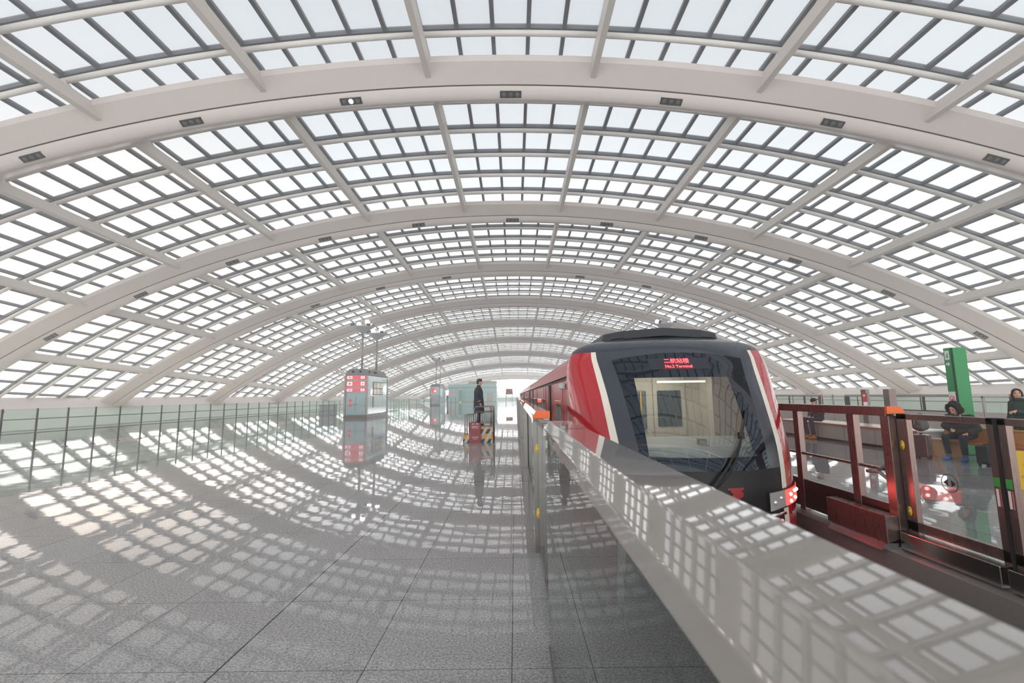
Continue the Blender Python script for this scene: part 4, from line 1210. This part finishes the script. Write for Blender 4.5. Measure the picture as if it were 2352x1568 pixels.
# luggage
def suitcase(label, x, y, rz, w, d, h, mat, ribs=True, group=None, handle=.0):
    t = thing('suitcase', label, 'suitcase', (x, y, 0), rz, group)
    b = MB(); b.box(-w / 2, w / 2, -d / 2, d / 2, .05, h); b.build('shell', mat, t, bevel=.035, seg=3)
    if ribs:
        for i in range(5):
            xx = -w / 2 + w * (i + .5) / 5
            b = MB(); b.box(xx - .018, xx + .018, -d / 2 - .008, d / 2 + .008, .09, h - .05); b.build('rib', mat, t, bevel=.006)
    for sx in (-1, 1):
        for sy in (-1, 1):
            b = MB(); b.lathe([(0, -.012), (.028, -.012), (.028, .012), (0, .012)], (sx * (w / 2 - .05), sy * (d / 2 - .04), .028), 12, 0, 'x'); b.build('wheel', M['black'], t)
    b = MB(); b.tube([(-.08, 0, h), (-.08, 0, h + .03 + handle), (.08, 0, h + .03 + handle), (.08, 0, h)], .011, 8); b.build('handle', M['black'], t)
    return t
M['case_plum'] = pm('case_plum', lin(72, 52, 60), .3, coat=.3); M['case_grey'] = pm('case_grey', lin(96, 98, 98), .4); M['case_black'] = pm('case_black', lin(36, 37, 40), .6, noise=.1, nscale=20)
suitcase('dark plum ribbed suitcase under the grey backpack beside the wooden bench', 10.30, 11.72, R(38), .40, .30, .60, M['case_plum'])
suitcase('black soft suitcase on the floor beside the hooded man on his bench', 10.58, 10.42, R(20), .38, .24, .46, M['case_black'], False)
t = thing('backpack', 'grey backpack lying on top of the plum suitcase', 'backpack', (10.31, 11.70, .68), R(38))
b = MB(); b.ball((0, 0, .22), (.17, .13, .23), 18, 12); b.ball((0, .02, .10), (.17, .13, .11), 18, 12); b.ball((0, -.09, .14), (.13, .07, .11), 14, 10); b.build('bag', pm('backpack_grey', lin(74, 74, 74), .8, noise=.15, nscale=20), t, remesh=.02, smooth_it=3)
for sx in (-.07, .07):
    b = MB(); b.tube([(sx, .12, .36), (sx, .17, .25), (sx, .16, .1), (sx, .1, .03)], .014, 8); b.build('strap', M['black'], t)
# yellow floor sign
def floor_sign(label, x, y, rz, h):
    t = thing('caution_sign', label, 'caution sign', (x, y, 0), rz)
    for s_ in (-1, 1):
        b = MB(); b.hull8([(-.2, s_ * .16 - .008, 0), (.2, s_ * .16 - .008, 0), (.2, s_ * .16 + .008, 0), (-.2, s_ * .16 + .008, 0)], [(-.12, s_ * .015 - .008, h), (.12, s_ * .015 - .008, h), (.12, s_ * .015 + .008, h), (-.12, s_ * .015 + .008, h)])
        p_ = b.build('panel', M['yellow'], t, bevel=.004)
        if s_ < 0:
            a = math.atan2(.145, h)
            text_mesh('warning_text', '小心地滑', .055, M['sticker_black'], p_, (0, -.165 + math.tan(a) * h * .33 - .004, h * .33), (PI / 2 - a, 0, 0), .001)
            b = MB(); b.prism([(-.055, .62 * h), (.055, .62 * h), (0, .78 * h)], 'y', -.004, 0); b.xf(Matrix.Translation((0, -.175 + math.tan(a) * .62 * h - .004, 0)) @ Matrix.Translation((0, 0, .62 * h)) @ Matrix.Rotation(-a, 4, 'X') @ Matrix.Translation((0, 0, -.62 * h)))
            b.build('warning_triangle', M['sticker_red'], p_)
    return t
floor_sign('yellow caution sign standing on the floor beyond the glass door leaf with green stickers', 8.84, 8.05, R(-42), .64)
# ------------------------------------------------------------------ people (built facing +x: x forward, y left, z up)
def hand(b, wrist, fdir, palm_n, thumb_side, curl=.5, L=.18):
    """palm and five fingers; fdir: along the fingers, palm_n: out of the palm"""
    w = Vector(wrist); f = Vector(fdir).normalized(); n = Vector(palm_n); n = (n - n.dot(f) * f).normalized(); s = f.cross(n) * thumb_side
    pc = w + f * .05
    b.tube([w - f * .01, w + f * .03, w + f * .085], [.024, .032, .030], 10, flat=.6)
    for i, (o, ln) in enumerate(((.030, .070), (.010, .078), (-.011, .072), (-.030, .056))):
        p0 = w + f * .075 + s * o
        p1 = p0 + f * ln * .45 + n * ln * .12 * curl
        p2 = p1 + (f * (1 - .55 * curl) + n * .9 * curl) * ln * .33
        p3 = p2 + (f * (1 - curl) + n * 1.2 * curl) * ln * .27
        b.tube([p0, p1, p2, p3], [.0095, .009, .0085, .007], 8)
    t0 = w + f * .025 + s * .026; t1 = t0 + f * .032 + s * .026 + n * .012; t2 = t1 + f * .03 + s * .006 + n * .016
    b.tube([t0, t1, t2], [.013, .0105, .008], 8)

def head(b, c, fwd, up=Vector((0, 0, 1))):
    c = Vector(c); f = Vector(fwd).normalized(); u = (Vector(up) - Vector(up).dot(f) * f).normalized(); l = u.cross(f)
    m = Matrix((( f.x, l.x, u.x, c.x), (f.y, l.y, u.y, c.y), (f.z, l.z, u.z, c.z), (0, 0, 0, 1)))
    st = len(b.v)
    b.ball((0, 0, .02), (.098, .078, .105), 20, 14)
    b.ball((.03, 0, -.055), (.062, .056, .068), 16, 10)
    b.tube([(.088, 0, .025), (.104, 0, -.002), (.112, 0, -.018), (.09, 0, -.028)], [.010, .012, .016, .010], 8)
    for s_ in (-1, 1):
        b.ball((-.005, s_ * .078, -.005), (.022, .012, .032), 10, 8)
        b.ball((.068, s_ * .04, -.02), (.03, .026, .026), 10, 8)
    b.ball((.085, 0, -.062), (.014, .026, .011), 10, 6)
    b.xf(m, st)
    return m

def face_bits(m, parent, eyes=True):
    for s_ in (-1, 1):
        b = MB(); b.ball((.088, s_ * .031, .018), (.008, .014, .008), 10, 6); b.xf(m); b.build('eye', M['hair'], parent)
        b = MB(); b.ball((.09, s_ * .033, .042), (.008, .022, .005), 10, 6); b.xf(m); b.build('eyebrow', M['hair'], parent)
    b = MB(); b.ball((.0965, 0, -.062), (.006, .024, .007), 10, 6); b.xf(m); b.build('mouth', M['lips'], parent)
M['lips'] = pm('lips', lin(176, 106, 98), .5)

def limb(b, pts, rs, n=12, flat=1.0):
    b.tube(pts, rs, n, flat=flat)
    for p, r in zip(pts[1:-1], rs[1:-1]): b.ball(p, r * .985, 12, 8)

def torso(b, pel, chest, neck, rp=(.11, .16), rw=(.105, .145), rc=(.12, .175)):
    """loft of oval rings along pelvis - waist - chest - shoulders - neck"""
    pel, chest, neck = Vector(pel), Vector(chest), Vector(neck)
    st = [(pel - Vector((0, 0, .06)), rp[0] * .8, rp[1] * .85), (pel, *rp), (pel.lerp(chest, .45), *rw), (chest, *rc), (chest.lerp(neck, .55), rc[0] * .9, rc[1] * .98), (chest.lerp(neck, .85), .07, .10), (neck, .056, .058), (neck + (neck - chest).normalized() * .1, .052, .054)]
    rows = []
    for c, rx, ry in st:
        rows.append([(c.x + rx * math.cos(2 * PI * k / 20), c.y + ry * math.sin(2 * PI * k / 20), c.z) for k in range(20)])
    vs = [p for r in rows for p in r]; n = 20
    fs = [(i * n + k, i * n + (k + 1) % n, (i + 1) * n + (k + 1) % n, (i + 1) * n + k) for i in range(len(rows) - 1) for k in range(n)]
    fs += [tuple(range(n))[::-1], tuple((len(rows) - 1) * n + k for k in range(n))]
    b.add(vs, fs, 0, True)

def shoe(b, ankle, toe, r=.045, sole=0.0):
    a, t = Vector(ankle), Vector(toe)
    d = (t - a); d.z = 0; d.normalize()
    heel = Vector((a.x, a.y, sole + .045)) - d * .05
    b.tube([heel - d * .01, Vector((a.x, a.y, sole + .05)), Vector((t.x, t.y, sole + .042)) - d * .06, Vector((t.x, t.y, sole + .035))], [.038, .045, .048, .032], 12, flat=.85)
    b.tube([Vector((a.x, a.y, sole + .05)), a + Vector((0, 0, .05))], [.045, r], 12)

def person(label, loc, rz, P, cloth):
    """P: joint positions; cloth: parts to build"""
    t = thing('person', label, 'person', loc, rz)
    b = MB()
    torso(b, P['pel'], P['chest'], P['neck'])
    hm_ = head(b, P['head'], P['look'], P.get('hup', (0, 0, 1)))
    b.tube([P['neck'], Vector(P['head']) - Vector((.01, 0, .03))], [.056, .052], 12)
    for s_ in ('l', 'r'):
        sg = 1 if s_ == 'l' else -1
        sh, el, wr = P['sh' + s_], P['el' + s_], P['wr' + s_]
        limb(b, [Vector(P['chest']).lerp(Vector(sh), .5) + Vector((0, 0, .03)), sh, el, wr], [.06, .056, .042, .028])
        hand(b, wr, P['fd' + s_], P['pn' + s_], P.get('th' + s_, sg), P.get('curl' + s_, .5))
        hp, kn, an, to = P['hip' + s_], P['kn' + s_], P['an' + s_], P['to' + s_]
        limb(b, [Vector(P['pel']).lerp(Vector(hp), .6), hp, kn, an], [.09, .088, .058, .038])
        shoe(b, an, to, .036, P.get('sole', 0.0))
    body = b.build('body', M['skin'], t, remesh=.0085, smooth_it=3)
    face_bits(hm_, t)
    return t, hm_

def trousers(t, P, mat, rs=(.115, .105, .078, .062), lowz=.06):
    b = MB()
    b.ball(Vector(P['pel']), (.135, .18, .12), 18, 12)
    for s_ in 'lr':
        an = Vector(P['an' + s_]); kn = Vector(P['kn' + s_])
        limb(b, [Vector(P['pel']).lerp(Vector(P['hip' + s_]), .5), P['hip' + s_], kn, an + (kn - an).normalized() * lowz], list(rs), 14)
    return b.build('trousers', mat, t, remesh=.012, smooth_it=4)
def sleeves(b, P, rs=(.085, .078, .066, .052), endk=.0):
    for s_ in 'lr':
        sh, el, wr = Vector(P['sh' + s_]), Vector(P['el' + s_]), Vector(P['wr' + s_])
        limb(b, [Vector(P['chest']).lerp(sh, .45) + Vector((0, 0, .03)), sh, el, wr + (wr - el).normalized() * endk], list(rs), 14)
def shoes(t, P, mat, r=.05, high=.05):
    for s_ in 'lr':
        b = MB()
        a, to = Vector(P['an' + s_]), Vector(P['to' + s_]); d = to - a; d.z = 0; d.normalize(); so = P.get('sole', 0.0)
        h = Vector((a.x, a.y, so + .05))
        b.tube([h - d * .065, h, Vector((to.x, to.y, so + .047)) - d * .06, Vector((to.x, to.y, so + .04)) + d * .012], [.042, .053, .055, .036], 14, flat=.85)
        b.tube([h, a + (Vector(P['kn' + s_]) - a).normalized() * high], [.052, r], 14)
        b.build('shoe', mat, t, remesh=.009, smooth_it=3)

# --- the guard
G = dict(pel=(0, 0, .93), chest=(-.01, 0, 1.30), neck=(.0, 0, 1.49), head=(.035, 0, 1.645), look=(1, 0, -.03),
         shl=(-.01, .19, 1.40), ell=(-.04, .25, 1.12), wrl=(.06, .22, .87), fdl=(.25, -.05, -1), pnl=(0, -1, 0),
         shr=(-.01, -.19, 1.40), elr=(-.05, -.26, 1.12), wrr=(.07, -.24, .88), fdr=(.3, .05, -1), pnr=(0, 1, 0),
         hipl=(0, .09, .90), knl=(.02, .10, .49), anl=(-.02, .10, .09), tol=(.18, .11, .04),
         hipr=(0, -.09, .90), knr=(.02, -.10, .49), anr=(-.02, -.10, .09), tor=(.18, -.11, .04))
M['navy'] = pm('coat_navy', lin(34, 40, 58), .75, noise=.12, nscale=14)
M['navy_dark'] = pm('trousers_black', lin(26, 26, 30), .8, noise=.1, nscale=14)
M['gold'] = pm('coat_gold_braid', lin(206, 168, 40), .5)
g, hm_ = person('person in a long navy coat with gold cuffs standing on the striped platform', (-1.40, 17.47, .60), 0, G, None)
trousers(g, G, M['navy_dark'], (.105, .095, .072, .064), .0)
b = MB()
prof = [(.47, .215, .24, .01), (.62, .205, .23, .005), (.93, .195, .22, 0), (1.10, .175, .205, -.005), (1.28, .175, .215, -.01), (1.40, .14, .215, -.01), (1.455, .095, .14, 0), (1.50, .072, .08, .005)]
rows = [[(cx + rx * math.cos(2 * PI * k / 24), ry * math.sin(2 * PI * k / 24), z) for k in range(24)] for z, rx, ry, cx in prof]
n_ = 24; vs = [p for r in rows for p in r]
b.add(vs, [(i * n_ + k, i * n_ + (k + 1) % n_, (i + 1) * n_ + (k + 1) % n_, (i + 1) * n_ + k) for i in range(len(rows) - 1) for k in range(n_)] + [tuple(range(n_))[::-1], tuple((len(rows) - 1) * n_ + k for k in range(n_))], 0, True)
sleeves(b, G, (.085, .082, .070, .060), .02)
coat = b.build('coat', M['navy'], g, remesh=.012, smooth_it=4)
for s_ in 'lr':
    el, wr = Vector(G['el' + s_]), Vector(G['wr' + s_]); d = (wr - el).normalized()
    b = MB(); b.tube([wr - d * .075, wr - d * .045], [.066, .065], 16); b.build('cuff_braid', M['gold'], coat)
    b = MB(); b.tube([(-.01, (.13 if s_ == 'l' else -.13), 1.462), (-.01, (.20 if s_ == 'l' else -.20), 1.455)], [.022, .024], 8, flat=.5); b.build('shoulder_board', M['gold'], coat)
b = MB(); b.tube([(.0, 0, 1.47), (.01, 0, 1.54)], [.078, .07], 18); b.build('collar', M['navy'], coat, remesh=.01)
shoes(g, G, M['black'])
b = MB(); b.ball((-.012, 0, .05), (.105, .088, .092), 20, 12); b.ball((-.05, 0, .0), (.07, .082, .09), 16, 10); b.ball((.03, 0, .09), (.075, .078, .05), 16, 10); b.xf(hm_); b.build('hair', M['hair'], g, remesh=.008, smooth_it=2)

# --- sitting pose
def sit(seat, spread, lean, headpos, look, hup, kneex=.46, footx=.42, hands=None):
    z = seat
    P = dict(pel=(0, 0, z + .145), chest=(lean, 0, z + .46), neck=(lean * 1.6, 0, z + .63), head=headpos, look=look, hup=hup,
             hipl=(.03, .10, z + .125), knl=(kneex, spread, z + .10), anl=(footx, spread * .95, .10), tol=(footx + .19, spread * 1.05, .04),
             hipr=(.03, -.10, z + .125), knr=(kneex, -spread, z + .10), anr=(footx, -spread * .95, .10), tor=(footx + .19, -spread * 1.05, .04),
             shl=(lean * 1.2, .20, z + .55), shr=(lean * 1.2, -.20, z + .55))
    P.update(hands); return P
# man in the hooded parka on the wooden bench
H_ = sit(.46, .17, .12, (.27, -.02, 1.235), (.85, -.1, -.5), (.5, 0, .8), hands=dict(
    ell=(.10, .29, .78), wrl=(.33, .20, .66), fdl=(1, -.2, -.2), pnl=(0, 0, -1), curll=.4,
    elr=(.12, -.30, .82), wrr=(.30, -.10, .74), fdr=(.8, .6, -.1), pnr=(-.3, .4, -.8), curlr=.7))
M['parka'] = pm('parka_dark_olive', lin(46, 46, 42), .85, noise=.15, nscale=10)
M['hood'] = pm('hood_black', lin(24, 24, 25), .9)
M['jeans_dark'] = pm('jeans_dark', lin(34, 38, 50), .85, noise=.15, nscale=12)
M['blue_shoe'] = pm('shoe_blue', lin(30, 104, 170), .6)
h, hm_ = person('person in a dark hooded parka and blue shoes sitting on the wooden bench, looking down', (11.05, 11.35, 0), R(200), H_, None)
trousers(h, H_, M['jeans_dark'])
b = MB(); torso(b, (.02, 0, .58), (.12, 0, .92), (.17, 0, 1.09), (.19, .25), (.20, .26), (.185, .25)); b.ball((.14, 0, .68), (.17, .24, .11), 16, 10)
sleeves(b, H_, (.12, .115, .10, .072), -.01)
b.build('parka', M['parka'], h, remesh=.014, smooth_it=5)
b = MB(); st = 0
b.ball((-.055, 0, .045), (.125, .128, .155), 22, 14); b.ball((-.10, 0, -.08), (.10, .13, .11), 16, 10)
b.tube([(.045, -.085, -.10), (.055, -.112, -.03), (.055, -.118, .05), (.05, -.08, .14), (.05, 0, .18), (.05, .08, .14), (.055, .118, .05), (.055, .112, -.03), (.045, .085, -.10)], .030, 10)
b.tube([(.02, -.07, -.14), (.04, 0, -.16), (.02, .07, -.14)], .04, 10)
b.xf(hm_); b.build('hood', M['hood'], h, remesh=.01, smooth_it=3)
shoes(h, H_, M['blue_shoe'])

# man in the black jacket with tan boots on the grey bench
B_ = sit(.60, .16, .03, (.13, .0, 1.34), (1, .1, -.35), (.3, 0, .9), .44, .36, dict(
    ell=(.06, .27, .92), wrl=(.30, .12, .78), fdl=(.8, -.6, -.2), pnl=(0, -.2, -1), curll=.7,
    elr=(.06, -.27, .92), wrr=(.30, -.06, .80), fdr=(.7, .7, -.1), pnr=(0, .3, -1), curlr=.7))
M['jacket_black'] = pm('jacket_black', lin(32, 32, 34), .8, noise=.15, nscale=12)
M['jeans'] = pm('jeans_blue', lin(44, 50, 70), .85, noise=.18, nscale=14)
M['tan'] = pm('boot_tan', lin(190, 126, 58), .7, noise=.1, nscale=16)
w, hm_ = person('person in a black jacket and tan boots sitting on the grey bench', (11.14, 16.85, 0), R(186), B_, None)
trousers(w, B_, M['jeans'], (.12, .11, .085, .075))
b = MB(); torso(b, (.0, 0, .72), (.03, 0, 1.06), (.06, 0, 1.22), (.16, .205), (.16, .205), (.15, .215)); sleeves(b, B_, (.095, .09, .075, .058), -.02)
b.build('jacket', M['jacket_black'], w, remesh=.014, smooth_it=5)
b = MB(); b.ball((0, 0, .06), (.108, .092, .085), 20, 12); b.tube([(-.07, 0, .06), (-.16, 0, .03), (-.2, .01, .01)], [.07, .05, .03], 10, flat=.4); b.xf(hm_); b.build('cap', M['hood'], w, remesh=.009, smooth_it=2)
b = MB(); b.ball((-.02, 0, .0), (.09, .083, .09), 18, 12); b.xf(hm_); b.build('hair', M['hair'], w, remesh=.009, smooth_it=2)
b = MB(); b.ball((.13, -.22, .86), (.12, .05, .12), 16, 10); b.build('shoulder_bag', pm('bag_dark_grey', lin(58, 58, 60), .8), w, remesh=.012, smooth_it=3)
shoes(w, B_, M['tan'], .066, .10)

# woman at the edge of the view
W_ = dict(pel=(0, 0, .92), chest=(.0, 0, 1.25), neck=(.02, 0, 1.43), head=(.06, .0, 1.585), look=(.62, .75, -.08),
          shl=(.0, .18, 1.36), ell=(.13, .25, 1.13), wrl=(.37, .20, 1.19), fdl=(1, -.1, -.25), pnl=(0, -.2, -1), curll=.9,
          shr=(.0, -.18, 1.36), elr=(-.02, -.25, 1.10), wrr=(.10, -.22, .90), fdr=(.3, 0, -1), pnr=(0, 1, 0),
          hipl=(0, .09, .88), knl=(.03, .10, .48), anl=(-.01, .10, .09), tol=(.18, .12, .04),
          hipr=(0, -.09, .88), knr=(-.02, -.10, .48), anr=(-.08, -.10, .09), tor=(.11, -.11, .04))
M['jacket_green'] = pm('jacket_green', lin(30, 56, 52), .7, noise=.15, nscale=12)
wm, hm_ = person('person standing in a dark green jacket, one hand on a suitcase handle', (12.24, 11.1, 0), R(180), W_, None)
trousers(wm, W_, M['navy_dark'])
b = MB(); torso(b, (0, 0, .88), (0, 0, 1.25), (.02, 0, 1.44), (.16, .20), (.155, .19), (.155, .20)); sleeves(b, W_, (.09, .085, .072, .058), -.02)
jk = b.build('jacket', M['jacket_green'], wm, remesh=.014, smooth_it=5)
b = MB(); ring = [(.02 + .085 * math.cos(2 * PI * i / 16), .085 * math.sin(2 * PI * i / 16), 1.45 + .02 * math.cos(2 * PI * i / 16)) for i in range(17)]
b.tube(ring, .04, 10, cap=False); b.build('collar', M['jacket_green'], jk)
b = MB(); b.ball((-.025, 0, .045), (.098, .09, .095), 20, 12); b.ball((-.09, 0, -.02), (.05, .06, .08), 14, 10)
for s_ in (-1, 1): b.tube([(.055, s_ * .01, .125), (.06, s_ * .05, .10), (.045, s_ * .078, .04), (.0, s_ * .085, -.04), (-.06, s_ * .06, -.08)], [.02, .024, .022, .022, .03], 10)
b.xf(hm_); b.build('hair', M['hair'], wm, remesh=.009, smooth_it=2)
shoes(wm, W_, M['black'])
suitcase('black suitcase with a long raised handle held by the woman in the green jacket', 11.75, 10.87, 0, .24, .40, .68, M['case_black'], False, None, .42)
